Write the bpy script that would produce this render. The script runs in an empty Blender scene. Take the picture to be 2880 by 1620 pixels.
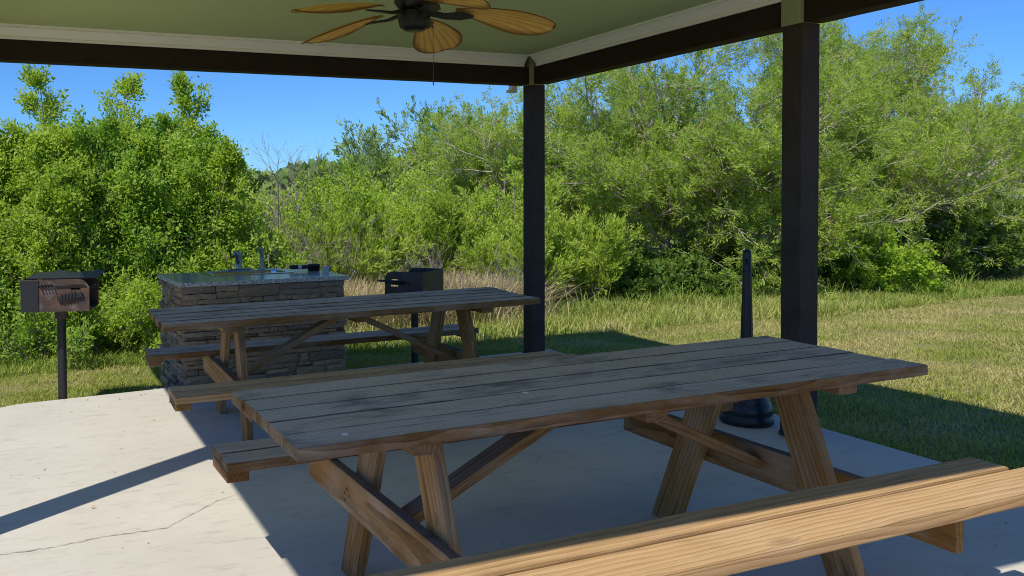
import bpy, math, random
import numpy as np
from mathutils import Vector, Matrix

scene = bpy.context.scene
col = scene.collection
R = math.radians
PI = math.pi

# ------------------------------------------------------------------ helpers
def link(name, me, mat=None, parent=None, loc=None):
    o = bpy.data.objects.new(name, me)
    col.objects.link(o)
    if mat is not None and me is not None:
        me.materials.append(mat)
    if parent is not None:
        o.parent = parent
    if loc is not None:
        o.location = loc
    return o

def tag(o, label=None, cat=None, group=None, kind=None):
    if label: o['label'] = label
    if cat: o['category'] = cat
    if group: o['group'] = group
    if kind: o['kind'] = kind
    return o

def thing(name, label, cat, loc=(0, 0, 0), rz=0.0, group=None):
    o = bpy.data.objects.new(name, None)
    col.objects.link(o)
    o.empty_display_size = 0.1
    o.location = loc
    o.rotation_euler = (0, 0, rz)
    return tag(o, label, cat, group)

def smooth(me):
    me.polygons.foreach_set('use_smooth', np.ones(len(me.polygons), dtype=bool))

def np_mesh(name, verts, faces_idx, nper, attrs=None, smooth_it=False):
    """verts (N,3); faces_idx flat index array with nper verts per face."""
    me = bpy.data.meshes.new(name)
    nv = len(verts)
    me.vertices.add(nv)
    me.vertices.foreach_set('co', np.asarray(verts, np.float32).ravel())
    nl = len(faces_idx); nf = nl // nper
    me.loops.add(nl)
    me.loops.foreach_set('vertex_index', np.asarray(faces_idx, np.int32))
    me.polygons.add(nf)
    me.polygons.foreach_set('loop_start', np.arange(0, nl, nper, dtype=np.int32))
    if smooth_it:
        me.polygons.foreach_set('use_smooth', np.ones(nf, dtype=bool))
    me.update(calc_edges=True)
    for k, v in (attrs or {}).items():
        v = np.asarray(v, np.float32)
        if v.ndim == 1:
            a = me.attributes.new(k, 'FLOAT', 'POINT'); a.data.foreach_set('value', v)
        else:
            a = me.attributes.new(k, 'FLOAT_VECTOR', 'POINT'); a.data.foreach_set('vector', v.ravel())
    return me

class Acc:
    """collects shapes into one mesh, with wood-grain attributes"""
    def __init__(self):
        self.v = []; self.f = []; self.g = []; self.b = []; self.w = []; self.e = []
    def add(self, vs, fs, grain=None, bv=0.5, wth=0.0, ed=None):
        o = len(self.v)
        for i, p in enumerate(vs):
            self.v.append(tuple(p))
            self.g.append(tuple(grain[i]) if grain is not None else tuple(p))
            self.b.append(bv); self.w.append(wth); self.e.append(ed[i] if ed is not None else 0.0)
        for f in fs:
            self.f.append([o + i for i in f])
    def box(self, x0, x1, y0, y1, z0, z1, **k):
        vs = [(x0,y0,z0),(x1,y0,z0),(x1,y1,z0),(x0,y1,z0),(x0,y0,z1),(x1,y0,z1),(x1,y1,z1),(x0,y1,z1)]
        self.add(vs, [(3,2,1,0),(4,5,6,7),(0,1,5,4),(1,2,6,5),(2,3,7,6),(3,0,4,7)], **k)
    def obox(self, c, ax, ay, az, hx, hy, hz, **k):
        c = Vector(c); ax = Vector(ax); ay = Vector(ay); az = Vector(az)
        vs = []
        for sz in (-1, 1):
            for sx, sy in ((-1,-1),(1,-1),(1,1),(-1,1)):
                vs.append(c + ax*hx*sx + ay*hy*sy + az*hz*sz)
        self.add(vs, [(3,2,1,0),(4,5,6,7),(0,1,5,4),(1,2,6,5),(2,3,7,6),(3,0,4,7)], **k)
    def board(self, p0, p1, w, t, side, rng, wth=0.0, n=10, cutz=None, wob=0.0012, bow=0.0, cham=0.0):
        """timber from p0 to p1, w across `side`, t across the third axis"""
        p0 = Vector(p0); p1 = Vector(p1); a = (p1 - p0); L = a.length; a.normalize()
        s = Vector(side); s = (s - a * s.dot(a)).normalized(); u = a.cross(s).normalized()
        off = Vector((rng.uniform(0, 50), rng.uniform(-.3, .3), rng.uniform(-.3, .3)))
        vs = []; g = []
        cr = [(-1,-1),(1,-1),(1,1),(-1,1)]
        ph = rng.uniform(0, 6); bw = rng.uniform(-1, 1) * bow; bs = rng.uniform(-1, 1) * bow * .6
        for i in range(n + 1):
            q = i / n
            c = p0 + a * (L * q) + u * (bw * math.sin(PI * q)) + s * (bs * math.sin(PI * q))
            sw = 1.0
            for (i1, j1) in cr:
                x = s * (i1 * w / 2 * sw + rng.uniform(-wob, wob)) + u * (j1 * t / 2 + rng.uniform(-wob, wob))
                p = c + x
                if cutz is not None and i in (0, n) and abs(a.z) > .05:
                    zz = cutz[0] if i == 0 else cutz[1]
                    if zz is not None: p = p + a * ((zz - p.z) / a.z)
                vs.append(p)
                g.append((L*q + off.x, i1*w/2 + off.y, j1*t/2 + off.z))
        fs = []
        for i in range(n):
            for j in range(4):
                k = (j + 1) % 4
                fs.append((i*4+j, i*4+k, (i+1)*4+k, (i+1)*4+j))
        fs.append((3, 2, 1, 0)); fs.append((n*4, n*4+1, n*4+2, n*4+3))
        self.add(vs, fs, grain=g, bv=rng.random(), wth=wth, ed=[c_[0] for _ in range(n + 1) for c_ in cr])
    def tube(self, pts, rad, sides=8, cap=True, **k):
        pts = [Vector(p) for p in pts]
        if not hasattr(rad, '__len__'): rad = [rad] * len(pts)
        vs = []; fs = []
        d0 = (pts[1] - pts[0]).normalized()
        nrm = d0.orthogonal().normalized()
        for i, p in enumerate(pts):
            if i == 0: d = (pts[1] - pts[0])
            elif i == len(pts) - 1: d = pts[-1] - pts[-2]
            else: d = pts[i+1] - pts[i-1]
            d.normalize()
            nrm = (nrm - d * nrm.dot(d)).normalized(); bn = d.cross(nrm)
            for j in range(sides):
                a = 2 * PI * j / sides
                vs.append(p + (nrm * math.cos(a) + bn * math.sin(a)) * rad[i])
        for i in range(len(pts) - 1):
            for j in range(sides):
                k2 = (j + 1) % sides
                fs.append((i*sides+j, i*sides+k2, (i+1)*sides+k2, (i+1)*sides+j))
        if cap:
            fs.append(tuple(range(sides - 1, -1, -1)))
            fs.append(tuple((len(pts)-1)*sides + j for j in range(sides)))
        self.add(vs, fs, **k)
    def lathe(self, prof, c=(0, 0, 0), sides=32, ribs=0.0, nrib=0, **k):
        vs = []; fs = []
        for (r, z) in prof:
            for j in range(sides):
                a = 2 * PI * j / sides
                rr = r * (1 + ribs * math.cos(a * nrib)) if nrib else r
                vs.append((c[0] + rr*math.cos(a), c[1] + rr*math.sin(a), c[2] + z))
        for i in range(len(prof) - 1):
            for j in range(sides):
                k2 = (j + 1) % sides
                fs.append((i*sides+j, i*sides+k2, (i+1)*sides+k2, (i+1)*sides+j))
        fs.append(tuple(range(sides - 1, -1, -1)))
        fs.append(tuple((len(prof)-1)*sides + j for j in range(sides)))
        self.add(vs, fs, **k)
    def mesh(self, name):
        me = bpy.data.meshes.new(name)
        me.from_pydata(self.v, [], self.f)
        a = me.attributes.new('grain', 'FLOAT_VECTOR', 'POINT'); a.data.foreach_set('vector', np.array(self.g, np.float32).ravel())
        a = me.attributes.new('bv', 'FLOAT', 'POINT'); a.data.foreach_set('value', np.array(self.b, np.float32))
        a = me.attributes.new('wth', 'FLOAT', 'POINT'); a.data.foreach_set('value', np.array(self.w, np.float32))
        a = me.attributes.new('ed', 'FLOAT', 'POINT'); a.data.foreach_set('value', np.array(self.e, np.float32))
        me.update()
        return me
    def build(self, name, mat, parent=None, bevel=0.0, seg=2, sm=False, loc=None):
        me = self.mesh(name)
        o = link(name, me, mat, parent, loc)
        if sm:
            smooth(me)
            me.set_sharp_from_angle(angle=R(40))
        if bevel:
            m = o.modifiers.new('bevel', 'BEVEL'); m.width = bevel; m.segments = seg; m.limit_method = 'ANGLE'; m.angle_limit = R(40)
        return o

# ------------------------------------------------------------------ materials
class NT:
    def __init__(self, name):
        self.m = bpy.data.materials.new(name); self.m.use_nodes = True
        self.t = self.m.node_tree; self.t.nodes.clear()
        self.out = self.n('ShaderNodeOutputMaterial')
    def n(self, typ, **kw):
        x = self.t.nodes.new(typ)
        for k, v in kw.items(): setattr(x, k, v)
        return x
    def set(self, node, sock, v):
        s = node.inputs[sock]
        if hasattr(v, 'is_output') or isinstance(v, bpy.types.NodeSocket): self.t.links.new(v, s)
        else: s.default_value = v
    def attr(self, name, out='Fac'):
        a = self.n('ShaderNodeAttribute', attribute_name=name); return a.outputs[out]
    def pos(self): return self.n('ShaderNodeNewGeometry').outputs['Position']
    def nz(self):
        s = self.n('ShaderNodeSeparateXYZ'); self.set(s, 0, self.n('ShaderNodeNewGeometry').outputs['Normal']); return s.outputs[2]
    def math(self, op, a, b=None, c=None, clamp=False):
        x = self.n('ShaderNodeMath', operation=op); x.use_clamp = clamp
        self.set(x, 0, a)
        if b is not None: self.set(x, 1, b)
        if c is not None: self.set(x, 2, c)
        return x.outputs[0]
    def vmath(self, op, a, b=None):
        x = self.n('ShaderNodeVectorMath', operation=op); self.set(x, 0, a)
        if b is not None: self.set(x, 1, b)
        return x.outputs[0]
    def noise(self, vec, scale, detail=4, rough=.6, dist=0.0, out='Fac'):
        x = self.n('ShaderNodeTexNoise'); self.set(x, 'Vector', vec)
        self.set(x, 'Scale', scale); self.set(x, 'Detail', detail); self.set(x, 'Roughness', rough); self.set(x, 'Distortion', dist)
        return x.outputs[out]
    def ramp(self, fac, stops, interp='LINEAR'):
        x = self.n('ShaderNodeValToRGB'); self.set(x, 0, fac); cr = x.color_ramp; cr.interpolation = interp
        while len(cr.elements) < len(stops): cr.elements.new(.5)
        for e, (p, c) in zip(cr.elements, stops):
            e.position = p
            e.color = (c, c, c, 1) if not hasattr(c, '__len__') else (*c, 1)
        return x.outputs[0]
    def mix(self, fac, a, b, mode='MIX'):
        x = self.n('ShaderNodeMix', data_type='RGBA', blend_type=mode)
        self.set(x, 0, fac)
        for i, v in ((6, a), (7, b)):
            if isinstance(v, tuple): v = (*v, 1) if len(v) == 3 else v
            self.set(x, i, v)
        return x.outputs[2]
    def bump(self, h, strength=.3, dist=.01):
        x = self.n('ShaderNodeBump'); self.set(x, 'Height', h); self.set(x, 'Strength', strength); self.set(x, 'Distance', dist)
        return x.outputs[0]
    def bsdf(self, color, rough=.6, metal=0.0, spec=.3, normal=None):
        b = self.n('ShaderNodeBsdfPrincipled')
        if isinstance(color, tuple): color = (*color, 1)
        self.set(b, 'Base Color', color); self.set(b, 'Roughness', rough); self.set(b, 'Metallic', metal)
        self.set(b, 'Specular IOR Level', spec)
        if normal is not None: self.set(b, 'Normal', normal)
        return b.outputs[0]
    def done(self, sh):
        self.t.links.new(sh, self.out.inputs[0]); return self.m

def mat_wood(name, fresh=((.10,.046,.015),(.36,.205,.075)), grey=((.40,.345,.29),(.84,.745,.63)), rings=22, stain=True, tint=1.0, side=.5):
    t = NT(name)
    g = t.attr('grain', 'Vector'); bv = t.attr('bv'); w = t.attr('wth')
    # slow warp along the board gives cathedral grain
    sl = t.vmath('MULTIPLY', g, (1.1, 5.0, 5.0))
    wn = t.noise(sl, 1.3, 3, .5, 0, 'Color')
    wn = t.vmath('SUBTRACT', wn, (.5, .5, .5))
    wn = t.vmath('MULTIPLY', wn, (.0, .055, .055))
    # knots
    kv = t.vmath('MULTIPLY', g, (3.2, 9.0, 0.5))
    vo = t.n('ShaderNodeTexVoronoi', feature='F1'); t.set(vo, 'Vector', kv); t.set(vo, 'Scale', 1.0)
    kn = t.math('SUBTRACT', .26, vo.outputs['Distance'])
    kn = t.math('MULTIPLY', t.math('MAXIMUM', kn, 0.0), 3.6, clamp=True)
    vc = t.n('ShaderNodeSeparateXYZ'); t.set(vc, 0, vo.outputs['Color'])
    kn = t.math('MULTIPLY', kn, t.math('GREATER_THAN', vc.outputs[0], .72))
    gp = t.vmath('ADD', t.vmath('MULTIPLY', g, (.03, 1, 1)), wn)
    kc = t.n('ShaderNodeCombineXYZ'); t.set(kc, 1, t.math('MULTIPLY', kn, .07)); t.set(kc, 2, t.math('MULTIPLY', kn, .05))
    gp = t.vmath('ADD', gp, kc.outputs[0])
    wv = t.n('ShaderNodeTexWave', wave_type='RINGS', rings_direction='X', wave_profile='SAW')
    t.set(wv, 'Vector', gp); t.set(wv, 'Scale', rings); t.set(wv, 'Distortion', .5); t.set(wv, 'Detail', 2); t.set(wv, 'Detail Scale', 1.5)
    fib = t.noise(t.vmath('MULTIPLY', g, (9, 260, 260)), 1.0, 3, .6)
    strk = t.noise(t.vmath('MULTIPLY', t.vmath('ADD', g, wn), (1.6, 52, 52)), 1.0, 4, .62)
    strk = t.ramp(strk, [(.32, 0.0), (.68, 1.0)])
    r1 = t.math('MULTIPLY_ADD', fib, .14, t.math('MULTIPLY_ADD', strk, .34, t.math('MULTIPLY', wv.outputs['Fac'], .56)))
    fr = t.ramp(r1, [(.10, tuple(c*1.02 for c in fresh[1])), (.50, tuple((a+b*2.2)/3.2 for a, b in zip(fresh[0], fresh[1]))), (.72, tuple((a*1.3+b)/2.3 for a, b in zip(fresh[0], fresh[1]))), (.92, fresh[0])])
    fr = t.mix(t.math('MULTIPLY', bv, .45), fr, tuple(c*.8 for c in fresh[0]), 'MIX')
    gr = t.ramp(t.math('MULTIPLY_ADD', fib, .55, t.math('MULTIPLY', wv.outputs['Fac'], .4)), [(.1, grey[1]), (.9, grey[0])])
    gr = t.mix(.25, gr, fr)
    # weathering: top faces, uneven
    big = t.noise(t.vmath('MULTIPLY', g, (1.6, 4.5, 4.5)), 1.6, 5, .65)
    top = t.ramp(t.nz(), [(.55, 0.0), (.85, 1.0)])
    amt = t.math('MULTIPLY', t.math('MULTIPLY', w, top), t.ramp(big, [(.2, .82), (.6, 1.0)]))
    sides = t.math('MULTIPLY', t.ramp(big, [(.42, 0.0), (.68, .7)]), t.math('MULTIPLY_ADD', w, .55, .2))
    amt = t.math('MAXIMUM', amt, sides)
    c = t.mix(amt, fr, gr)
    if stain:
        st = t.noise(t.vmath('MULTIPLY', t.pos(), (1.0, 2.2, 1.0)), 2.6, 6, .7, .4)
        sm_ = t.math('MULTIPLY', t.ramp(st, [(.5, 0.0), (.68, .62)]), t.math('MULTIPLY_ADD', top, .75, .25))
        sm_ = t.math('MULTIPLY', sm_, t.math('MULTIPLY_ADD', w, .8, .2))
        c = t.mix(sm_, c, (.028, .026, .026))
        gs = t.noise(t.pos(), 3.3, 4, .6)
        c = t.mix(t.math('MULTIPLY', t.math('MULTIPLY', t.ramp(gs, [(.62, 0.0), (.72, .28)]), top), w), c, (.16, .21, .19))
    ck = t.noise(t.vmath('MULTIPLY', t.vmath('ADD', g, wn), (1.1, 85, 85)), 1.0, 3, .55)
    ck2 = t.noise(t.vmath('MULTIPLY', g, (2.0, 9, 9)), 1.0, 3, .5)
    c = t.mix(t.math('MULTIPLY', t.ramp(ck, [(.66, 0.0), (.72, .75)]), t.ramp(ck2, [(.42, 0.0), (.6, 1.0)])), c, (.035, .024, .016))
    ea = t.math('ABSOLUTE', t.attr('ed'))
    c = t.mix(t.math('MULTIPLY', t.math('MULTIPLY', t.ramp(ea, [(.92, 0.0), (.975, .65)]), top), t.math('MULTIPLY_ADD', w, -.3, 1.0)), c, (.02,.017,.014))  # plank edges darkened: shade of the gaps put into the colour, plus dirt
    c = t.mix(t.math('MULTIPLY', kn, .75), c, (.05,.024,.012))
    c = t.mix(t.math('MULTIPLY', t.math('SUBTRACT', 1.0, top), side), c, t.mix(1.0, c, (.60, .50, .38), 'MULTIPLY'))  # side faces painted darker: shading on new boards, weathered brown on old
    if tint != 1.0: c = t.mix(1.0, c, (tint, tint, tint), 'MULTIPLY')
    h = t.math('MULTIPLY_ADD', fib, .5, wv.outputs['Fac'])
    return t.done(t.bsdf(c, .75, 0, .12, t.bump(h, .35, .004)))

def mat_paint(name, color, var=.15, rough=.6, scale=6.0, bump=.08, wood=False, spec=.3):
    t = NT(name)
    n1 = t.noise(t.pos(), scale, 5, .65)
    v = t.vmath('MULTIPLY', t.attr('grain', 'Vector'), (6, 120, 120)) if wood else t.pos()
    n2 = t.noise(v, 1.0 if wood else 90, 3, .6)
    f = t.math('MULTIPLY_ADD', n2, .5, t.math('MULTIPLY', n1, .5))
    c = t.ramp(f, [(.3, tuple(x*(1-var) for x in color)), (.7, tuple(min(1, x*(1+var)) for x in color))])
    return t.done(t.bsdf(c, rough, 0, spec, t.bump(n2, bump, .004)))

def mat_leaf(name, stops, trans=.35, clump=(1.6, .5), rough=.55, spec=.2):
    t = NT(name)
    v = t.attr('v')
    cl = t.noise(t.pos(), clump[0], 3, .6)
    f = t.math('ADD', t.math('MULTIPLY', v, 1 - clump[1]), t.math('MULTIPLY', t.ramp(cl, [(.3, 0.0), (.7, 1.0)]), clump[1]))
    c = t.ramp(f, stops)
    d = t.bsdf(c, rough, 0, spec)
    tr = t.n('ShaderNodeBsdfTranslucent')
    t.set(tr, 0, t.mix(1.0, c, (1.1, 1.2, .45), 'MULTIPLY'))
    m = t.n('ShaderNodeMixShader'); t.set(m, 0, trans); t.set(m, 1, d); t.set(m, 2, tr.outputs[0])
    return t.done(m.outputs[0])

def mat_bark(name, a, b, scale=14):
    t = NT(name)
    n = t.noise(t.pos(), scale, 5, .7)
    return t.done(t.bsdf(t.ramp(n, [(.3, a), (.7, b)]), .85, 0, .2, t.bump(n, .4, .01)))

def mat_concrete():
    t = NT('brushed_concrete')
    p = t.pos()
    st = t.noise(t.vmath('MULTIPLY', p, (5.5, 26, 1)), 1.0, 6, .72, .5)
    fine = t.noise(t.vmath('MULTIPLY', p, (10, 160, 1)), 1.0, 3, .6)
    big = t.noise(p, .9, 5, .6)
    mid = t.noise(t.vmath('MULTIPLY', p, (2.2, 4.2, 1)), 1.7, 6, .7, .3)
    c = t.ramp(big, [(.3, (.545,.51,.425)), (.7, (.645,.605,.51))])
    c = t.mix(t.ramp(st, [(.55, 0.0), (.72, .6)]), c, (.36,.33,.28))
    c = t.mix(t.ramp(mid, [(.54, 0.0), (.74, .5)]), c, (.35,.325,.285))
    # tan/pink scuffs
    pk = t.noise(p, 1.3, 3, .5)
    c = t.mix(t.ramp(pk, [(.55, 0.0), (.75, .15)]), c, (.50,.40,.30))
    # pits and spots
    vo = t.n('ShaderNodeTexVoronoi', feature='F1'); t.set(vo, 'Vector', t.vmath('MULTIPLY', p, (1, 1.6, 1))); t.set(vo, 'Scale', 4.2)
    wob = t.noise(p, 30, 3, .6)
    sp = t.ramp(t.math('ADD', vo.outputs['Distance'], t.math('MULTIPLY', wob, .05)), [(.055, .75), (.085, 0.0)])
    sc = t.n('ShaderNodeSeparateXYZ'); t.set(sc, 0, vo.outputs['Color'])
    sp = t.math('MULTIPLY', sp, t.math('GREATER_THAN', sc.outputs[0], .55))
    c = t.mix(sp, c, (.26,.225,.185))
    h = t.math('MULTIPLY_ADD', fine, .5, st)
    return t.done(t.bsdf(c, t.ramp(mid, [(.3, .62), (.7, .8)]), 0, .3, t.bump(h, .25, .006)))

def mat_ground():
    t = NT('lawn_soil')
    p = t.pos()
    n1 = t.noise(p, .8, 4, .6); n2 = t.noise(p, 26, 5, .7); n3 = t.noise(p, 3.5, 4, .6)
    c = t.ramp(n2, [(.3, (.10,.11,.03)), (.55, (.24,.24,.075)), (.75, (.42,.36,.17))])
    c = t.mix(t.ramp(n1, [(.45, 0.0), (.62, .6)]), c, (.42,.32,.18))
    c = t.mix(t.ramp(n3, [(.5, 0.0), (.7, .5)]), c, (.06,.085,.016))
    return t.done(t.bsdf(c, .95, 0, .1, t.bump(n2, .8, .03)))

def mat_stone():
    t = NT('ledger_stone')
    bv = t.attr('bv'); g = t.attr('grain', 'Vector')
    n = t.noise(t.vmath('MULTIPLY', g, (8, 8, 26)), 1.0, 6, .7, .3)
    n2 = t.noise(g, 60, 4, .6)
    c = t.ramp(bv, [(0, (.25,.17,.10)), (.22, (.42,.29,.17)), (.42, (.29,.23,.17)), (.62, (.44,.265,.155)), (.8, (.15,.122,.10)), (1, (.52,.37,.22))])
    c = t.mix(t.ramp(n, [(.35, 0.0), (.7, .6)]), c, (.14,.108,.082))
    c = t.mix(t.ramp(n2, [(.5, 0.0), (.75, .35)]), c, (.55,.45,.33))
    return t.done(t.bsdf(c, .85, 0, .25, t.bump(t.math('MULTIPLY_ADD', n2, .3, n), .8, .012)))

def mat_granite():
    t = NT('speckled_granite')
    p = t.pos()
    a = t.noise(p, 190, 2, .7); b = t.noise(p, 75, 3, .6)
    c = t.ramp(a, [(.36, (.07,.07,.065)), (.46, (.42,.41,.38)), (.6, (.66,.64,.60))])
    c = t.mix(t.ramp(b, [(.52, 0.0), (.6, .8)]), c, (.10,.09,.08))
    rough = t.ramp(t.nz(), [(.6, .5), (.9, .16)])
    return t.done(t.bsdf(c, rough, 0, .5))

def mat_metal(name, color, rough=.45, metal=0.0, rust=0.0, spec=.4):
    t = NT(name)
    n = t.noise(t.pos(), 11, 6, .7, .4); n2 = t.noise(t.pos(), 70, 4, .6)
    c = t.ramp(n2, [(.3, tuple(x*.75 for x in color)), (.7, tuple(x*1.25 for x in color))])
    if rust:
        c = t.mix(t.math('MULTIPLY', t.ramp(n, [(.42, 0.0), (.62, 1.0)]), rust), c, (.115,.065,.048))
        n3 = t.noise(t.pos(), 6, 4, .6)
        c = t.mix(t.math('MULTIPLY', t.ramp(n3, [(.5, 0.0), (.66, .8)]), rust), c, (.19,.165,.148))
        n4 = t.noise(t.pos(), 8.5, 5, .7, .8)
        c = t.mix(t.math('MULTIPLY', t.ramp(n4, [(.56, 0.0), (.66, .9)]), rust), c, (.02,.018,.017))
    return t.done(t.bsdf(c, t.ramp(n, [(.3, rough*.8), (.7, min(1, rough*1.25))]), metal, spec, t.bump(n2, .15, .003)))

def mat_blade():
    t = NT('palm_blade')
    g = t.attr('grain', 'Vector')     # x along blade 0..1, y across -1..1
    s = t.n('ShaderNodeSeparateXYZ'); t.set(s, 0, g)
    ang = t.math('DIVIDE', s.outputs[1], t.math('ADD', s.outputs[0], .12))
    rib = t.math('SINE', t.math('MULTIPLY', ang, 46))
    nz_ = t.noise(g, 7, 4, .6)
    c = t.ramp(nz_, [(.3, (.90,.56,.14)), (.7, (.97,.72,.24))])
    c = t.mix(t.ramp(rib, [(.0, 0.0), (.9, .35)]), c, (.42,.19,.04))
    e = t.attr('bv')                  # 0 middle, 1 rim
    c = t.mix(t.ramp(e, [(.55, 0.0), (.97, .9)]), c, (.20,.07,.015))
    d = t.bsdf(c, .5, 0, .35, t.bump(rib, .3, .004))
    tr = t.n('ShaderNodeBsdfTranslucent'); t.set(tr, 0, c)
    m = t.n('ShaderNodeMixShader'); t.set(m, 0, .38); t.set(m, 1, d); t.set(m, 2, tr.outputs[0])
    return t.done(m.outputs[0])

def mat_glassy(name):
    t = NT(name)
    tr = t.n('ShaderNodeBsdfTransparent'); t.set(tr, 0, (.85, .9, .95, 1))
    d = t.bsdf((.6, .68, .75), .15, 0, .5)
    m = t.n('ShaderNodeMixShader'); t.set(m, 0, .45); t.set(m, 1, tr.outputs[0]); t.set(m, 2, d)
    return t.done(m.outputs[0])

M = {}
M['wood_old'] = mat_wood('weathered_pine')
M['wood_new'] = mat_wood('pressure_treated_pine', fresh=((.33,.165,.058),(.78,.54,.265)), stain=True, rings=17)
M['wood_leg'] = mat_wood('treated_pine_frame', fresh=((.085,.036,.011),(.40,.215,.070)), stain=True, rings=18, side=.0)
M['beam'] = mat_paint('dark_brown_paint', (.036,.024,.018), .3, .7, 5, .3, wood=True, spec=.12)
M['post'] = mat_paint('dark_brown_post_paint', (.060,.044,.036), .35, .7, 5, .5, wood=True, spec=.15)
M['cap'] = mat_paint('sage_green_trim_paint', (.34,.36,.20), .08, .6, 4, .15)
M['trim'] = mat_paint('off_white_moulding_paint', (.92,.89,.82), .03, .5, 3, .03)
M['ceil'] = mat_paint('sage_green_ceiling_paint', (.53,.60,.31), .07, .7, 1.2, .25)
M['roof'] = mat_paint('brown_roof_shingle', (.07,.055,.045), .3, .9, 20, .5)
M['fascia'] = mat_paint('fascia_brown', (.10,.075,.055), .1, .6)
M['concrete'] = mat_concrete()
M['crack'] = mat_paint('crack_shadow', (.25,.215,.175), .3, .95, 30)
M['ground'] = mat_ground()
M['stone'] = mat_stone()
M['mortar'] = mat_paint('mortar', (.10,.085,.075), .3, .95, 20, .6)
M['granite'] = mat_granite()
M['steel'] = mat_metal('sink_steel', (.55,.56,.57), .22, 1.0)
M['chrome'] = mat_metal('worn_chrome', (.30,.30,.32), .38, .8)
M['black_iron'] = mat_metal('black_painted_iron', (.020,.020,.022), .42)
M['rust_iron'] = mat_metal('burnt_rusty_steel', (.06,.042,.036), .7, 0, 1.0, .25)
M['pole'] = mat_metal('dark_steel_pole', (.018,.016,.016), .45)
M['plastic_black'] = mat_metal('black_plastic', (.012,.013,.018), .38, 0, 0, .5)
M['fan_metal'] = mat_metal('oil_rubbed_bronze', (.022,.021,.020), .4, .3)
M['blade'] = mat_blade()
M['cord'] = mat_metal('pull_cord', (.10,.08,.06), .6)
M['brush'] = mat_paint('black_bristle', (.012,.012,.013), .3, .8, 60, .5)
M['label'] = mat_paint('pale_label', (.55,.56,.58), .05, .5)
M['cup'] = mat_glassy('clear_plastic')
M['disc'] = mat_paint('pale_disc', (.80,.78,.70), .06, .7)
M['bark_grey'] = mat_bark('grey_bark', (.15,.125,.10), (.34,.30,.25))
M['bark_pale'] = mat_bark('pale_limb_bark', (.32,.27,.20), (.60,.53,.42))
M['bark_dead'] = mat_bark('dead_twig_bark', (.20,.165,.15), (.36,.31,.29))
M['leaf_willow'] = mat_leaf('willow_leaf', [(0, (.17,.27,.035)), (.35, (.33,.47,.05)), (.75, (.48,.59,.08)), (1, (.63,.68,.2))], 0.5, (1.9, .45))
M['leaf_deep'] = mat_leaf('deep_willow_leaf', [(0, (.13,.24,.033)), (.4, (.27,.43,.052)), (.8, (.42,.57,.09)), (1, (.57,.65,.22))], .5, (2.2, .5))
M['leaf_bright'] = mat_leaf('bright_green_leaf', [(0, (.14,.25,.025)), (.5, (.34,.50,.04)), (1, (.54,.64,.085))], 0.48, (1.6, .45))
M['leaf_feather'] = mat_leaf('feathery_yellow_green_leaf', [(0, (.19,.27,.035)), (.5, (.40,.52,.065)), (1, (.60,.66,.15))], 0.48, (1.3, .45))
M['leaf_mesq'] = mat_leaf('mesquite_leaf', [(0, (.15,.23,.032)), (.45, (.32,.45,.055)), (.85, (.48,.58,.095)), (1, (.59,.64,.17))], 0.48, (1.1, .5))
M['leaf_grey'] = mat_leaf('grey_green_leaf', [(0, (.12,.19,.06)), (.5, (.24,.35,.10)), (1, (.38,.48,.16))], 0.4, (.7, .5))
M['leaf_dark'] = mat_leaf('dark_understory_leaf', [(0, (.04,.085,.015)), (.5, (.12,.21,.030)), (1, (.27,.37,.06))], 0.4, (1.8, .5))
M['grass'] = mat_leaf('lawn_grass_blade', [(0, (.15,.24,.03)), (.35, (.33,.38,.07)), (.65, (.53,.47,.19)), (1, (.66,.56,.32))], 0.35, (.9, .55), .7, .15)
M['tall'] = mat_leaf('tall_grass_blade', [(0, (.12,.22,.028)), (.4, (.30,.38,.07)), (.7, (.50,.48,.17)), (1, (.64,.54,.28))], .35, (1.1, .4), .6, .2)
M['straw'] = mat_leaf('dry_straw', [(0, (.28,.215,.11)), (.5, (.52,.425,.25)), (1, (.72,.63,.42))], .25, (2.2, .35), .7, .2)
M['pebble'] = mat_paint('pebble', (.38,.33,.27), .3, .85, 30)

# ------------------------------------------------------------------ world, sun, camera
SUN_DIR = Vector((.651, .46, -1.0)).normalized()
elev = math.asin(-SUN_DIR.z)
az_to = math.atan2(-SUN_DIR.x, -SUN_DIR.y)       # bearing of the sun from +Y, clockwise
w = bpy.data.worlds.new('World'); scene.world = w; w.use_nodes = True
wt = w.node_tree; wt.nodes.clear()
sky = wt.nodes.new('ShaderNodeTexSky'); sky.sky_type = 'NISHITA'; sky.sun_disc = False
sky.sun_elevation = elev; sky.sun_rotation = az_to
sky.air_density = 1.0; sky.dust_density = 0; sky.ozone_density = 6; sky.altitude = 0
bg = wt.nodes.new('ShaderNodeBackground'); bg.inputs[1].default_value = .15
tint = wt.nodes.new('ShaderNodeMix'); tint.data_type = 'RGBA'; tint.blend_type = 'MULTIPLY'; tint.inputs[0].default_value = 1.0; tint.inputs[7].default_value = (.35, .615, .96, 1)
wo = wt.nodes.new('ShaderNodeOutputWorld')
wt.links.new(sky.outputs[0], tint.inputs[6]); wt.links.new(tint.outputs[2], bg.inputs[0]); wt.links.new(bg.outputs[0], wo.inputs[0])
sl = bpy.data.lights.new('sun', 'SUN'); sl.energy = 4.7; sl.angle = R(.53); sl.color = (1.0, .945, .86)
so = bpy.data.objects.new('sun', sl); col.objects.link(so)
so.rotation_euler = SUN_DIR.to_track_quat('-Z', 'Y').to_euler(); so.location = (-10, -8, 15)

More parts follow.
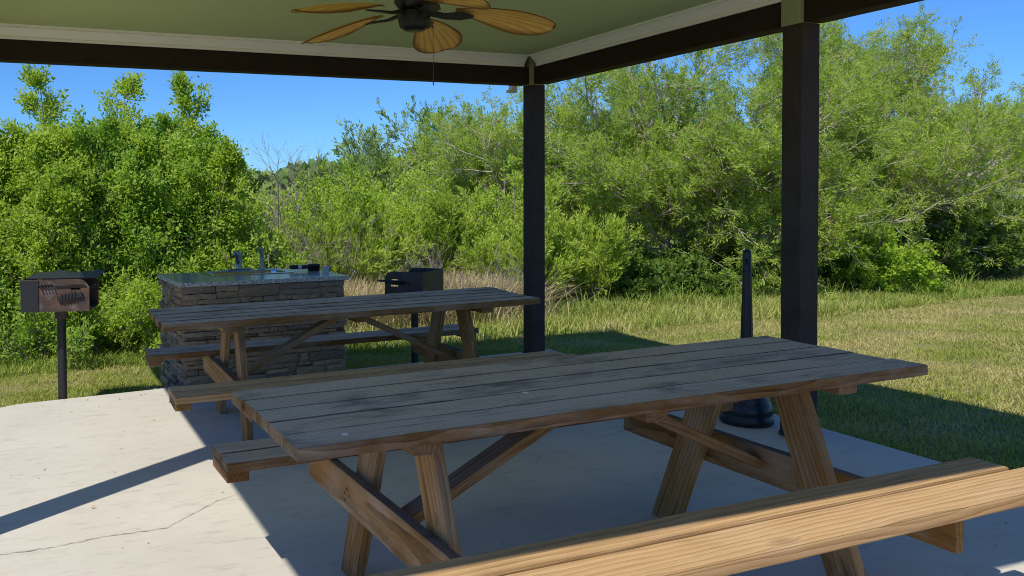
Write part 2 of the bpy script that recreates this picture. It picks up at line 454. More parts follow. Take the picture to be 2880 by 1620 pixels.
cam = bpy.data.cameras.new('camera'); co = bpy.data.objects.new('camera', cam); col.objects.link(co)
yaw, pit, rol, f = -.3574, .0256, -.006, 2176.8
fw = Vector((math.sin(-yaw), math.cos(-yaw), 0)); rt = Vector((math.cos(-yaw), -math.sin(-yaw), 0)); up = Vector((0, 0, 1))
fw2 = fw*math.cos(pit) - up*math.sin(pit); up2 = up*math.cos(pit) + fw*math.sin(pit)
rt3 = rt*math.cos(rol) + up2*math.sin(rol); up3 = up2*math.cos(rol) - rt*math.sin(rol)
mw = Matrix((rt3, up3, -fw2)).transposed().to_4x4(); mw.translation = (-4.2392, -6.7152, 1.4304)
co.matrix_world = mw
cam.sensor_width = 36; cam.lens = f / 2576 * 36
cam.shift_x = (1288 - 889.4) / 2576; cam.shift_y = -(724.5 - 552.87) / 2576
cam.clip_start = .05; cam.clip_end = 2000
scene.camera = co
scene.view_settings.view_transform = 'Standard'; scene.view_settings.look = 'None'
scene.view_settings.exposure = 0; scene.view_settings.gamma = 1
scene.render.engine = 'CYCLES'
scene.cycles.max_bounces = 10; scene.cycles.diffuse_bounces = 6; scene.cycles.transparent_max_bounces = 8
scene.cycles.use_denoising = True; scene.cycles.denoiser = 'OPENIMAGEDENOISE'; scene.cycles.denoising_input_passes = 'RGB_ALBEDO_NORMAL'; scene.cycles.denoising_prefilter = 'NONE'; scene.cycles.denoising_quality = 'HIGH'; scene.cycles.filter_width = 1.0

# ------------------------------------------------------------------ ground and slab
def sstep(a, b, x):
    q = np.clip((x - a) / (b - a), 0, 1); return q*q*(3 - 2*q)
def gz(x, y):
    x = np.asarray(x, float); y = np.asarray(y, float)
    return (-.035 - .085 * sstep(-1.6, 1.2, y) + .012*np.sin(x*2.1 + y*1.3) * np.cos(y*1.7 - x*.6)
            + .02*np.sin(x*.55 + 1) * np.sin(y*.7))

def make_ground():
    xs = np.concatenate([np.linspace(-300, -12, 12)[:-1], np.linspace(-12, 24, 145), np.linspace(24, 400, 14)[1:]])
    ys = np.concatenate([np.linspace(-300, -8, 10)[:-1], np.linspace(-8, 16, 97), np.linspace(16, 600, 16)[1:]])
    X, Y = np.meshgrid(xs, ys); Z = gz(X, Y)
    far = (np.abs(X - 6) > 18) | (np.abs(Y - 4) > 12)
    Z[far] = -.12
    # keep the soil under the slab and the camera below the concrete
    Z = np.where((X > -5.6) & (X < .5) & (Y < .3), np.minimum(Z, -.05), Z)
    V = np.stack([X.ravel(), Y.ravel(), Z.ravel()], 1)
    nx, ny = len(xs), len(ys)
    i = np.arange(ny - 1)[:, None]*nx + np.arange(nx - 1)[None]
    F = np.stack([i, i + 1, i + nx + 1, i + nx], -1).ravel()
    o = link('ground', np_mesh('ground', V, F, 4, smooth_it=True), M['ground'])
    tag(o, kind='structure')
make_ground()

SLAB = [(-4.25,-.225), (-4.36,-.245), (-4.45,-.30), (-4.62,-.42), (-4.85,-.62), (-5.1,-.95), (-5.25,-1.4), (-5.3,-2.0), (-5.3,-8.5), (.306,-8.5), (.306,.215), (-1.2,.085), (-3.2,-.10)]
def make_slab():
    n = len(SLAB)
    vs = [(x, y, 0) for x, y in SLAB] + [(x, y, -.16) for x, y in SLAB]
    fs = [tuple(range(n - 1, -1, -1)), tuple(range(n, 2*n))]
    for i in range(n):
        j = (i + 1) % n
        fs.append((i, j, n + j, n + i))
    me = bpy.data.meshes.new('patio_slab'); me.from_pydata(vs, [], fs); me.update()
    import bmesh
    bm = bmesh.new(); bm.from_mesh(me); bmesh.ops.recalc_face_normals(bm, faces=bm.faces); bm.to_mesh(me); bm.free()
    o = link('patio_slab', me, M['concrete'])
    m = o.modifiers.new('bevel', 'BEVEL'); m.width = .012; m.segments = 2; m.limit_method = 'ANGLE'
    tag(o, kind='structure')
    rng = random.Random(5)
    cr = [[(-5.2,-3.05),(-4.8,-3.0),(-4.374,-2.99),(-4.146,-2.981),(-3.97,-2.946),(-3.704,-2.947),(-3.664,-2.904),(-3.538,-2.792),(-3.436,-2.694),(-3.3,-2.62)],
          [(-1.163,-2.507),(-1.07,-2.45),(-.971,-2.42),(-.795,-2.325)], [(-1.70,-2.68),(-1.63,-2.65),(-1.543,-2.611)]]
    for line in cr:
        pts = []
        for (a, b) in zip(line[:-1], line[1:]):
            k = max(2, int(math.dist(a, b) / .02))
            for i in range(k):
                q = i / k
                pts.append((a[0] + (b[0]-a[0])*q + rng.uniform(-.004,.004), a[1] + (b[1]-a[1])*q + rng.uniform(-.006,.006)))
        V = []; F = []
        for i, (x, y) in enumerate(pts):
            wd = rng.uniform(.0008, .0030) * min(1, (len(pts) - i) / 8 + .15)
            V += [(x, y - wd, .0035), (x, y + wd, .0035)]
            if i: F.append((2*i - 2, 2*i, 2*i + 1, 2*i - 1))
        me = bpy.data.meshes.new('crack'); me.from_pydata(V, [], F); me.update()
        c = link('crack', me, M['crack'], o)
make_slab()

# ------------------------------------------------------------------ pavilion
PH, BD, PY, W2 = 2.4245, .147, -2.866, .07
def make_pavilion():
    rng = random.Random(2)
    root = thing('pavilion', 'open picnic pavilion with dark brown posts and a sage green ceiling', 'pavilion', (0, 0, 0))
    XL, YN = -4.70, -5.53
    for (x, y) in ((0, 0), (0, PY), (XL, PY), (0, YN)):
        a = Acc(); a.board((x, y, 0), (x, y, PH), .14, .14, (1, 0, 0), rng, n=24, wob=.0006)
        p = a.build('post', M['post'], root, .006)
        b = Acc()
        sx = -.018 if x == 0 else .018
        sy = -.018 if y == 0 else (.018 if y == YN else 0)
        b.box(x + sx - .066, x + sx + .066, y + sy - .067, y + sy + .067, PH - .004, 2.664)
        b.build('capital', M['cap'], p, .004)
        # thin base bracket
        c = Acc(); c.box(x - .074, x + .074, y - .074, y + .074, .002, .03)
        c.build('base_bracket', M['post'], p, .003)
    bx = -.0161
    i0 = -W2 - bx                    # inner face of back beam (y) and right beam (x)
    i0 = -.0539
    a = Acc(); a.board((XL - .07, i0 + .068, PH + BD/2), (-.066 - .018, i0 + .068, PH + BD/2), BD, .136, (0, 0, 1), rng, n=20, wob=.0008)
    a.build('beam', M['beam'], root, .004)
    segs = [(-.085, PY + .068), (PY - .068, YN + .07)]
    for (ya, yb) in segs:
        a = Acc(); a.board((i0 + .068, ya, PH + BD/2), (i0 + .068, yb, PH + BD/2), BD, .136, (0, 0, 1), rng, n=20, wob=.0008)
        a.build('beam', M['beam'], root, .004)
    for (ya, yb) in ((.014, PY + .068), (PY - .068, YN + .07)):
        a = Acc(); a.board((XL + .0539 - .068, ya, PH + BD/2), (XL + .0539 - .068, yb, PH + BD/2), BD, .136, (0, 0, 1), rng, n=12)
        a.build('beam', M['beam'], root, .004)
    a = Acc(); a.board((XL + .07, YN + .0539 - .068, PH + BD/2), (-.07, YN + .0539 - .068, PH + BD/2), BD, .136, (0, 0, 1), rng, n=12)
    a.build('beam', M['beam'], root, .004)
    # crown moulding: profile swept along each beam (d = distance inwards, z)
    zb = PH + BD + .002; zc = 2.668
    prof = [(.0, zb), (.016, zb), (.018, zb + .016), (.012, zb + .018), (.012, zb + .022), (.024, zb + .024), (.030, zb + .036), (.052, zb + .060), (.068, zb + .074), (.062, zb + .076), (.062, zb + .080), (.084, zb + .081), (.086, zc), (.0, zc)]
    def sweep(p0, p1, inn):
        p0 = Vector(p0); p1 = Vector(p1); inn = Vector(inn)
        vs = []; n = len(prof)
        for p in (p0, p1):
            for d, z in prof: vs.append(p + inn*d + Vector((0, 0, z)))
        fs = [tuple(range(n)), tuple(range(2*n - 1, n - 1, -1))]
        for i in range(n):
            j = (i + 1) % n; fs.append((i, n + i, n + j, j))
        A = Acc(); A.add(vs, fs); A.build('crown_moulding', M['trim'], root)
    sweep((XL + .06, i0, 0), (-.142, i0, 0), (0, -1, 0))
    sweep((i0, -.142, 0), (i0, PY + .071, 0), (-1, 0, 0))
    sweep((i0, PY - .071, 0), (i0, YN + .08, 0), (-1, 0, 0))
    sweep((XL + .0539, -.06, 0), (XL + .0539, YN + .08, 0), (1, 0, 0))
    sweep((XL + .14, YN + .0539, 0), (-.14, YN + .0539, 0), (0, 1, 0))
    a = Acc(); a.box(XL, i0 + .12, YN, i0 + .12, 2.668, 2.70); a.build('ceiling', M['ceil'], root)
    # hip roof above, eaves just past the beams
    x0, x1, y0, y1 = -4.945, .215, -5.66, .215
    ze = 2.50; zt = 3.6; xm, ym0, ym1 = (x0 + x1)/2, y0 + 2.2, y1 - 2.2
    vs = [(x0,y0,ze),(x1,y0,ze),(x1,y1,ze),(x0,y1,ze),(x0,y0,ze+.06),(x1,y0,ze+.06),(x1,y1,ze+.06),(x0,y1,ze+.06),(xm,ym0,zt),(xm,ym1,zt)]
    a = Acc(); a.add(vs, [(4,5,8),(5,6,9,8),(6,7,9),(7,4,8,9),(0,1,5,4),(1,2,6,5),(2,3,7,6),(3,0,4,7)])
    a.build('roof', M['roof'], root)
    # soffit ring between beam and eave
    a = Acc()
    a.box(x0 + .01, x1 - .01, i0 + .14, y1 - .01, ze + .012, ze + .03)
    a.box(i0 + .14, x1 - .01, y0 + .01, i0 + .13, ze + .012, ze + .03)
    a.box(x0 + .01, XL - .09, y0 + .01, i0 + .13, ze + .012, ze + .03)
    a.build('soffit', M['trim'], root)
    # short gutter outlet hanging at the back corner
    a = Acc(); a.box(-.135, -.075, .155, .21, 2.375, 2.50); a.box(-.165, -.136, .16, .205, 2.375, 2.40)
    a.build('gutter_outlet', M['trim'], root, .003)
    # square light plate on the ceiling
    a = Acc(); a.box(-4.03, -3.80, -1.42, -1.19, 2.652, 2.667); a.build('ceiling_plate', M['trim'], root, .004)
make_pavilion()

# ------------------------------------------------------------------ ceiling fan
def make_fan():
    cx, cy = -2.405, -2.70
    root = thing('ceiling_fan', 'ceiling fan with five amber palm leaf blades under the green ceiling', 'ceiling fan', (cx, cy, 2.345))
    a = Acc()
    a.lathe([(.062,.322),(.062,.305),(.05,.285),(.022,.265),(.014,.255),(.014,.19),(.06,.185),(.098,.16),(.102,.07),(.085,.045),(.055,.03),(.03,.03)], sides=32)
    a.lathe([(.055,.03),(.078,.022),(.082,.012),(.081,-.03),(.074,-.055),(.055,-.066),(.02,-.068),(.001,-.068)], sides=32)
    a.build('motor_housing', M['fan_metal'], root, sm=True)
    a = Acc(); a.lathe([(.050,-.0665),(.055,-.069),(.047,-.073),(.0,-.0735)], sides=28)
    a.build('switch_cap', M['fan_metal'], root, sm=True)
    for k in range(5):
        ang = R(51 + 72*k)
        d = Vector((math.cos(ang), math.sin(ang), 0)); s = Vector((-math.sin(ang), math.cos(ang), 0)); z = Vector((0, 0, 1))
        nu, nv = 26, 14
        vs = []; g = []; ev = []
        r0, r1 = .21, .715
        for i in range(nu + 1):
            u = i / nu
            r = r0 + (r1 - r0) * (1 - math.cos(u*PI)) / 2
            q = (r - r0) / (r1 - r0)
            hw = .138 * (max(0.0, 1 - (abs(q - .58)/(.58 if q < .58 else .42))**2.3))**.55 * (1 if q > .58 else (.35 + .65*(q/.58)**.7) if q > 0 else .3)
            hw = max(hw, .002)
            if q < .1: hw = max(hw, .03)
            for j in range(nv + 1):
                v = -1 + 2*j/nv
                droop = .030 - .085*q**1.6
                cup = -.022*(v*v)*(hw/.1)
                tilt = -math.tan(R(11))*v*hw
                rr = d*r + s*(v*hw) + z*(droop + cup + tilt)
                vs.append(rr); g.append((q, v*hw*3, 0)); ev.append(max(abs(v)**2, 1 if q > .985 else 0, (q - .9)*8 if q > .9 else 0))
        top = len(vs)
        vs2 = [p + z*.005 for p in vs]
        fs = []
        for i in range(nu):
            for j in range(nv):
                p = i*(nv+1) + j
                fs.append((p, p + nv + 1, p + nv + 2, p + 1)); fs.append((top+p, top+p+1, top+p+nv+2, top+p+nv+1))
        for i in range(nu):
            p = i*(nv+1); fs.append((p, top+p, top+p+nv+1, p+nv+1))
            p = i*(nv+1) + nv; fs.append((p, p+nv+1, top+p+nv+1, top+p))
        for j in range(nv):
            fs.append((j, j+1, top+j+1, top+j)); p = nu*(nv+1) + j; fs.append((p, top+p, top+p+1, p+1))
        A = Acc(); A.add(vs + vs2, fs, grain=g + g)
        A.b = ev + ev
        b = A.build('blade', M['blade'], root, sm=True)
        c = Acc()
        for sgn in (-1, 1):
            pass
        q0 = d*.075 + z*.03; q1 = d*.15 + z*.012; q2 = d*.235 + z*.012; q3 = d*.30 + z*.008
        vs = []
        for p, hw, th in ((q0, .020, .010), (q1, .026, .007), (q2, .045, .005), (q3, .012, .004)):
            for sv, tv in ((-1,-1),(1,-1),(1,1),(-1,1)):
                vs.append(p + s*(sv*hw) + z*(tv*th - .012 - math.tan(R(11))*sv*hw))
        fs = [(3,2,1,0),(12,13,14,15)]
        for i in range(3):
            for j in range(4):
                k2 = (j+1) % 4; fs.append((i*4+j, i*4+k2, i*4+4+k2, i*4+4+j))
        c.add(vs, fs); c.build('blade_arm', M['fan_metal'], b, .003)
    a = Acc()
    p0 = Vector((.052, -.045, -.045))
    a.tube([p0*.8, p0 + Vector((.018, -.012, -.004)), p0 + Vector((.024, -.015, -.02))], .006, 8)
    a.tube([p0 + Vector((.024, -.015, -.018)), p0 + Vector((.0245, -.015, -.29))], .0014, 5)
    a.lathe([(.002,0),(.0035,-.006),(.003,-.016),(.001,-.02)], c=(p0.x + .0245, p0.y - .015, p0.z - .288), sides=8)
    a.build('pull_chain', M['cord'], root)
make_fan()

# ------------------------------------------------------------------ picnic tables
def make_table(x, y, rz, H, hb, bo, W, label, tilt, seed, nearw, farw, topw, L=2.44):
    rng = random.Random(seed)
    root = thing('picnic_table', label, 'picnic table', (x, y, 0), rz, 'wooden picnic tables on the slab')
    t = .0395
    def T(lx, z): return z + tilt*lx
    # top: five planks
    a = Acc(); gap = .007; pw = (W - 4*gap)/5
    for i in range(5):
        ly = -W/2 + pw/2 + i*(pw + gap)
        e0 = rng.uniform(-.008, .008); e1 = rng.uniform(-.012, .012)
        dz = rng.uniform(-.0015, .0015)
        if seed == 2 and i >= 3: dz += .006
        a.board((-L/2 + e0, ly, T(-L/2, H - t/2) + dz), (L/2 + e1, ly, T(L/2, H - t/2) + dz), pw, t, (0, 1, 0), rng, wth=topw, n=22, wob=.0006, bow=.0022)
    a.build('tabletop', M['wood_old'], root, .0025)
    # benches: two planks each
    for s in (-1, 1):
        a = Acc(); bw = .268; g2 = .013; pbs = [(bw - g2)/2]*2; so = s*bo
        if s < 0 and seed == 1: pbs = [.172, .130]; bw = sum(pbs) + g2; so = -.530 - bw/2
        wet = nearw if s < 0 else farw
        for i in range(2):
            pb = pbs[i]; ly = so - bw/2 + sum(pbs[:i]) + i*g2 + pb/2
            e1 = (.05 if (s < 0 and i == 0) else 0) + rng.uniform(-.008, .008)
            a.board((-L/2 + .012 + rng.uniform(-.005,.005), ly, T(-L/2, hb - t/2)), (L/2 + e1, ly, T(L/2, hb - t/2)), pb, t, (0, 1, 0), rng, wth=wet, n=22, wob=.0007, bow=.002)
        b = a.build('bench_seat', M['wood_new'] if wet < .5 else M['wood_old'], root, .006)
        for lx in (-1.165, 1.165):
            c = Acc()
            c.board((lx, so - bw/2 + .015, T(lx, hb - t - .0195)), (lx, so + bw/2 - .015, T(lx, hb - t - .0195)), .085, .038, (1, 0, 0), rng, wth=.5, n=3)
            c.build('cleat', M['wood_old'], b, .003)
    for lx in (-.825, 0.0, .855):
        c = Acc(); hl = W/2 - .03
        c.board((lx, -hl, T(lx, H - t - .0195)), (lx, hl, T(lx, H - t - .0195)), .09, .038, (1, 0, 0), rng, wth=.5, n=4)
        c.build('top_cleat', M['wood_old'], root, .004)
    zt = .47
    for sx in (-1, 1):
        xl = .75*sx + (0.0)
        for sy in (-1, 1):
            c = Acc(); htop = T(xl, H - t - .001)
            ya = sy*(.165); yb = sy*(.165 + .40*htop)
            a0 = Vector((xl, yb, 0)); a1 = Vector((xl, ya, htop))
            ex = (a1 - a0).normalized()
            c.board(a0 - ex*.02, a1 + ex*.02, .138, .038, (0, 1, 0), rng, wth=.25, n=10, cutz=(0.0, htop))
            c.build('leg', M['wood_leg'], root, .004)
        c = Acc(); xb = xl + sx*.040; hl = bo + .125; zc = T(xb, hb - t - .002) - .068
        c.board((xb, -hl, zc), (xb, hl, zc), .136, .038, (0, 0, 1), rng, wth=.55, n=8)
        c.build('seat_support', M['wood_leg'], root, .004)
        # diagonal brace from the seat support to the middle cleat
        c = Acc()
        p0 = Vector((xb - sx*.021, 0.0, zc + .0)); p1 = Vector((sx*.07, 0.0, T(0, H - t - .035)))
        c.board(p0, p1, .088, .038, (0, 1, 0) , rng, wth=.4, n=8)
        c.build('brace', M['wood_leg'], root, .004)
        # nail heads scattered on the outer face of the seat support
        for sy in (-1, 1):
            for k in range(5):
                c = Acc(); yy = sy*(.165 + .40*(H - hb + .1)) + rng.uniform(-.06, .06); xo = xb + sx*.0185
                zz = zc + rng.uniform(-.05, .05)
                c.tube([(xo, yy, zz), (xo + sx*.0025, yy, zz)], .0042, 8)
                c.build('nail', M['pole'], root)
    return root
make_table(-2.3621, -4.1203, .0202, .7792, .4817, .6559, .7407, 'nearest picnic table, with dark stained top and sunlit front bench', .0148, 1, .05, .9, 1.0)
make_table(-2.3231, -1.4479, -.0214, .740, .4199, .6406, .690, 'picnic table further back, in front of the stone sink counter', .0196, 2, .35, .95, 1.0)

def disc(loc, r, label):
    a = Acc(); a.lathe([(r*.97,0),(r,.0008),(r*.9,.0022),(r*.3,.0026),(0.0004,.0026)], sides=18)
    o = a.build('pale_disc', M['disc'], None, sm=True, loc=loc)
    tag(o, label, 'disc', 'pale discs on the near tabletop')
disc((-2.70, -4.224, .7755), .011, 'small pale disc near the middle of the near tabletop')
disc((-3.42, -4.443, .7645), .010, 'small pale disc near the left corner of the near tabletop')

# ------------------------------------------------------------------ park grills
def make_grill(x, y, rz, zb, h, sl_, wd, mirror, mat, label, plate, ground_z):
    """sl_ = side-panel length (local x, open end at +x*mirror), wd = width (local y)"""
    root = thing('park_grill', label, 'grill', (x, y, ground_z), rz, 'pedestal charcoal grills beside the slab')
    zb -= ground_z; s = mirror
    a = Acc(); a.tube([(0, 0, -.05), (0, 0, zb - .06)], .031, 20); p = a.build('pole', M['pole'], root, sm=True)
    c = Acc(); c.lathe([(.036, zb - .075), (.046, zb - .07), (.046, zb - .012), (.06, zb - .004), (.06, zb - .001)], sides=20); c.build('collar', mat, p, sm=True)
    th = .006; hx = sl_/2; hy = wd/2
    f = Acc()
    f.box(-hx, hx, -hy, hy, zb, zb + th)                                   # floor
    f.box(-s*hx if s < 0 else -hx, (-s*hx + th) if s < 0 else -hx + th, -hy + th, hy - th, zb + th, zb + h) if s > 0 else f.box(hx - th, hx, -hy + th, hy - th, zb + th, zb + h)
    # side panels with a clipped upper corner at the open end and two slots
    for yy in (-hy, hy - th):
        ch = .055
        for (xa, xb_, za, zz) in ((-hx, hx - .11, 0, h), (hx - .11, hx - .105, 0, h)):
            pass
        def quad(pts):
            vs = [(s*px, yy, zb + th + pz) for px, pz in pts] + [(s*px, yy + th, zb + th + pz) for px, pz in pts]
            n = len(pts)
            fs = [tuple(range(n)), tuple(range(2*n - 1, n - 1, -1))] + [(i, n + i, n + (i+1) % n, (i+1) % n) for i in range(n)]
            f.add(vs, fs)
        H_ = h - th; xs0, xs1 = hx - .125, hx - .06
        z1, z2, z3, z4 = H_*.42, H_*.48, H_*.66, H_*.72
        quad([(-hx, 0), (xs0, 0), (xs0, H_), (-hx, H_)])
        quad([(xs0, 0), (xs1, 0), (xs1, z1), (xs0, z1)])
        quad([(xs0, z2), (xs1, z2), (xs1, z3), (xs0, z3)])
        quad([(xs0, z4), (xs1, z4), (xs1, H_), (xs0, H_)])
        quad([(xs1, 0), (hx, 0), (hx, H_ - ch), (hx - .025, H_ - ch*.35), (xs1, H_)])
    f.build('firebox', mat, root, .0015)
    # cooking grate with two rod handles ending in coils
    g = Acc()
    for i in range(13):
        yy = -hy + .03 + (wd - .06)*i/12
        g.tube([(-s*(hx - .02), yy, zb + h*.72), (s*(hx - .01), yy, zb + h*.72)], .0045, 6)
    for xx in (-hx + .03, 0, hx - .02):
        g.tube([(s*xx, -hy + .02, zb + h*.72 - .008), (s*xx, hy - .02, zb + h*.72 - .008)], .006, 6)
    gr = g.build('cooking_grate', mat, root)
    return root, zb, hx, hy, s
def coil(A, p0, p1, rad, turns, r=.0045):
    p0 = Vector(p0); p1 = Vector(p1); d = (p1 - p0); n = d.normalized(); o1 = n.orthogonal().normalized(); o2 = n.cross(o1)
    pts = []
    k = int(turns*10)
    for i in range(k + 1):
        a = 2*PI*turns*i/k
        pts.append(p0 + d*(i/k) + (o1*math.cos(a) + o2*math.sin(a))*rad)
    A.tube(pts, r, 6)

r1, zb1, hx1, hy1, s1 = make_grill(-4.04, -.165, R(-13), .648, .225, .46, .40, 1, M['rust_iron'], 'rusty burnt charcoal grill on a pole at the left corner of the slab', True, -.06)
def grill1_extra():
    A = Acc(); A.box(-hx1 - .002, -hx1 + .118, -hy1 - .006, -hy1 - .002, zb1 + .002, zb1 + .22)
    A.build('dark_side_band', M['black_iron'], r1, .001)  # thin dark sheet for the darker left part of the near panel
    A = Acc(); y = -hy1 - .016
    A.tube([(-.10, y, zb1 + .188), (.20, y + .004, zb1 + .195)], .006, 8)
    coil(A, (-.115, y - .008, zb1 + .186), (-.01, y - .008, zb1 + .189), .012, 5)
    A.build('handle', M['pole'], r1)
    A = Acc()
    A.obox((.10, -hy1 - .012, zb1 + .105), (.985, 0, .17), (0, 1, 0), (-.17, 0, .985), .085, .008, .015)
    for i in range(5):
        A.tube([(.045 + i*.022, -hy1 - .021, zb1 + .078 + i*.004), (.050 + i*.022, -hy1 - .021, zb1 + .126 + i*.004)], .005, 6)
    A.build('handle', M['black_iron'], r1)
    # bent cover plate lying on the rim
    V = []; F = []
    nx, ny = 10, 6
    for j in range(ny + 1):
        for i in range(nx + 1):
            u = -hx1 + .03 + (2*hx1 + .02)*i/nx; v = -hy1 + .03 + (2*hy1 - .02)*j/ny
            V.append((u, v, zb1 + .2285 + .012*max(0, math.sin(i*1.1 + j*.7))*(j/ny) + .012*j/ny))
    n = len(V); V += [(a, b, c + .005) for a, b, c in V]
    for j in range(ny):
        for i in range(nx):
            p = j*(nx+1) + i; F += [(p, p+nx+1, p+nx+2, p+1), (n+p, n+p+1, n+p+nx+2, n+p+nx+1)]
    for i in range(nx):
        F.append((i, i+1, n+i+1, n+i)); p = ny*(nx+1) + i; F.append((p, n+p, n+p+1, p+1))
    for j in range(ny):
        p = j*(nx+1); F.append((p, n+p, n+p+nx+1, p+nx+1)); p += nx; F.append((p, p+nx+1, n+p+nx+1, n+p))
    A = Acc(); A.add(V, F); A.build('cover_plate', M['black_iron'], r1)
grill1_extra()
r2, zb2, hx2, hy2, s2 = make_grill(-1.12, .13, R(-49), .575, .225, .35, .46, -1, M['black_iron'], 'clean black charcoal grill on a pole right of the stone counter', False, -.10)
def grill2_extra():
    A = Acc(); y = -hy2 - .014
    z = zb2 + .135
    A.tube([(.06, y, z - .008), (-.16, y, z + .004), (-.235, y + .004, z + .006), (-.25, y + .03, z + .006), (-.235, y + .055, z + .006), (-.17, y + .06, z + .004)], .0065, 8)
    coil(A, (-.09, y - .004, z), (.02, y - .004, z - .006), .012, 5)
    A.build('handle', M['black_iron'], r2)
grill2_extra()

# ------------------------------------------------------------------ stone sink counter
def make_island():
    rng = random.Random(11)
    ox, oy, rz = -3.185, -.10, R(3.0)
    root = thing('outdoor_sink_counter', 'stacked stone counter with a granite top and a steel sink', 'sink counter', (ox, oy, 0), rz)
    WX, DY = 1.405, .90
    bx0, bx1, by0, by1 = .03, WX - .03, .05, DY - .05
    zt = .752
    core = Acc(); core.box(bx0 + .03, bx1 - .03, by0 + .03, by1 - .03, -.14, zt)
    stone = Acc()
    def rock(p, ax, ay, L, D, H):
        """a rough ledge stone: front face subdivided and jittered; p = lower left of front face, ax along, ay inward"""
        nx = max(2, int(L/.035)); nz = max(2, int(H/.022)); g0 = Vector((rng.uniform(0, 9), rng.uniform(0, 9), rng.uniform(0, 9)))
        vs = []; gr = []
        prot = rng.uniform(0, .034)
        sl = rng.uniform(-.01, .01); ph = rng.uniform(0, 6)
        for j in range(nz + 1):
            for i in range(nx + 1):
                edge = (i in (0, nx)) or (j in (0, nz))
                d = -prot + (.007 if edge else 0) + rng.uniform(-.004, .004) + sl*(i/nx - .5) + .004*math.sin(ph + j*1.9 + i*.35)
                q = Vector(p) + Vector(ax)*(L*i/nx + (rng.uniform(-.002, .002) if edge else 0)) + Vector((0, 0, H*j/nz + (rng.uniform(-.0025, .0025) if j in (0, nz) else 0))) + Vector(ay)*d
                vs.append(q); gr.append(q + g0)
        fs = []
        for j in range(nz):
            for i in range(nx):
                k = j*(nx+1) + i; fs.append((k, k+1, k+nx+2, k+nx+1))
        # rim back into the wall
        rim = list(range(nx + 1)) + [j*(nx+1) + nx for j in range(1, nz + 1)] + [nz*(nx+1) + i for i in range(nx - 1, -1, -1)] + [j*(nx+1) for j in range(nz - 1, 0, -1)]
        o = len(vs)
        for k in rim:
            q = vs[k]; base = (q - Vector(p)).dot(Vector(ay)); vs.append(q + Vector(ay)*(D - base)); gr.append(q + g0)
        m = len(rim)
        for i in range(m):
            j = (i + 1) % m; fs.append((rim[i], o + i, o + j, rim[j]))
        stone.add(vs, fs, grain=gr, bv=rng.random())
    def wall(p0, ax, ay, L):
        z = -.13
        while z < zt - .01:
            h = rng.choice([.028, .04, .055, .075, .10])
            if z + h > zt - .03: h = zt - .002 - z
            x = 0.0
            while x < L - .001:
                l = rng.choice([.07, .12, .18, .26, .34])
                if x + l > L - .07: l = L - x
                if h > .07 and rng.random() < .55:
                    h1 = h*rng.uniform(.4, .6)
                    rock(Vector(p0) + Vector(ax)*(x + .002) + Vector((0, 0, z + .002)), ax, ay, l - .004, .035, h1 - .004)
                    rock(Vector(p0) + Vector(ax)*(x + .002) + Vector((0, 0, z + h1 + .002)), ax, ay, l - .004, .035, h - h1 - .004)
                else:
                    rock(Vector(p0) + Vector(ax)*(x + .002) + Vector((0, 0, z + .002)), ax, ay, l - .004, .035, h - .004)
                x += l
            z += h
    wall((bx0, by0, 0), (1, 0, 0), (0, 1, 0), bx1 - bx0)
    wall((bx1, by0, 0), (0, 1, 0), (-1, 0, 0), by1 - by0)
    wall((bx1, by1, 0), (-1, 0, 0), (0, -1, 0), bx1 - bx0)
    wall((bx0, by1, 0), (0, -1, 0), (1, 0, 0), by1 - by0)
    sb = stone.build('stone_base', M['stone'], root)
    core.build('mortar_core', M['mortar'], sb)
    # countertop with a cut-out for the sink
    sx0, sx1, sy0, sy1 = .40, 1.06, .50, .86
    z0, z1 = .753, .787
    a = Acc()
    outer = [(0, 0), (WX, 0), (WX, DY), (0, DY)]; inner = [(sx0, sy0), (sx1, sy0), (sx1, sy1), (sx0, sy1)]
    vs = [(x, y, z1) for x, y in outer] + [(x, y, z1) for x, y in inner] + [(x, y, z0) for x, y in outer] + [(x, y, z0) for x, y in inner]
    fs = []
    for i in range(4):
        j = (i + 1) % 4
        fs += [(i, j, 4 + j, 4 + i), (8 + i, 12 + i, 12 + j, 8 + j), (i, 8 + i, 8 + j, j), (4 + i, 4 + j, 12 + j, 12 + i)]
    a.add(vs, fs); a.build('countertop', M['granite'], root, .004)
    # sink: rim and bowl, lofted rounded rectangles
    def rr(x0, x1, y0, y1, r, z, n=6):
        pts = []
        for cx, cy, a0 in ((x1 - r, y0 + r, -90), (x1 - r, y1 - r, 0), (x0 + r, y1 - r, 90), (x0 + r, y0 + r, 180)):
            for i in range(n + 1):
                t = R(a0 + 90*i/n); pts.append((cx + r*math.cos(t), cy + r*math.sin(t), z))
        return pts
    rings = [rr(sx0-.035, sx1+.035, sy0-.035, sy1+.05, .03, z1 + .001), rr(sx0-.033, sx1+.033, sy0-.033, sy1+.048, .03, z1 + .006), rr(sx0+.012, sx1-.012, sy0+.012, sy1-.03, .05, z1 + .006), rr(sx0+.022, sx1-.022, sy0+.022, sy1-.04, .05, z1 - .004), rr(sx0+.04, sx1-.04, sy0+.04, sy1-.058, .06, z1 - .16), rr(sx0+.08, sx1-.08, sy0+.08, sy1-.10, .05, z1 - .175)]
    n = len(rings[0]); vs = [p for r_ in rings for p in r_]; fs = []
    for i in range(len(rings) - 1):
        for j in range(n):
            k = (j + 1) % n; fs.append((i*n+j, i*n+k, (i+1)*n+k, (i+1)*n+j))
    fs.append(tuple((len(rings)-1)*n + j for j in range(n)))
    a = Acc(); a.add(vs, fs); sk = a.build('sink', M['steel'], root, sm=True)
    # faucet: deck plate, body, lever and spout
    fx, fy = .72, .885
    a = Acc()
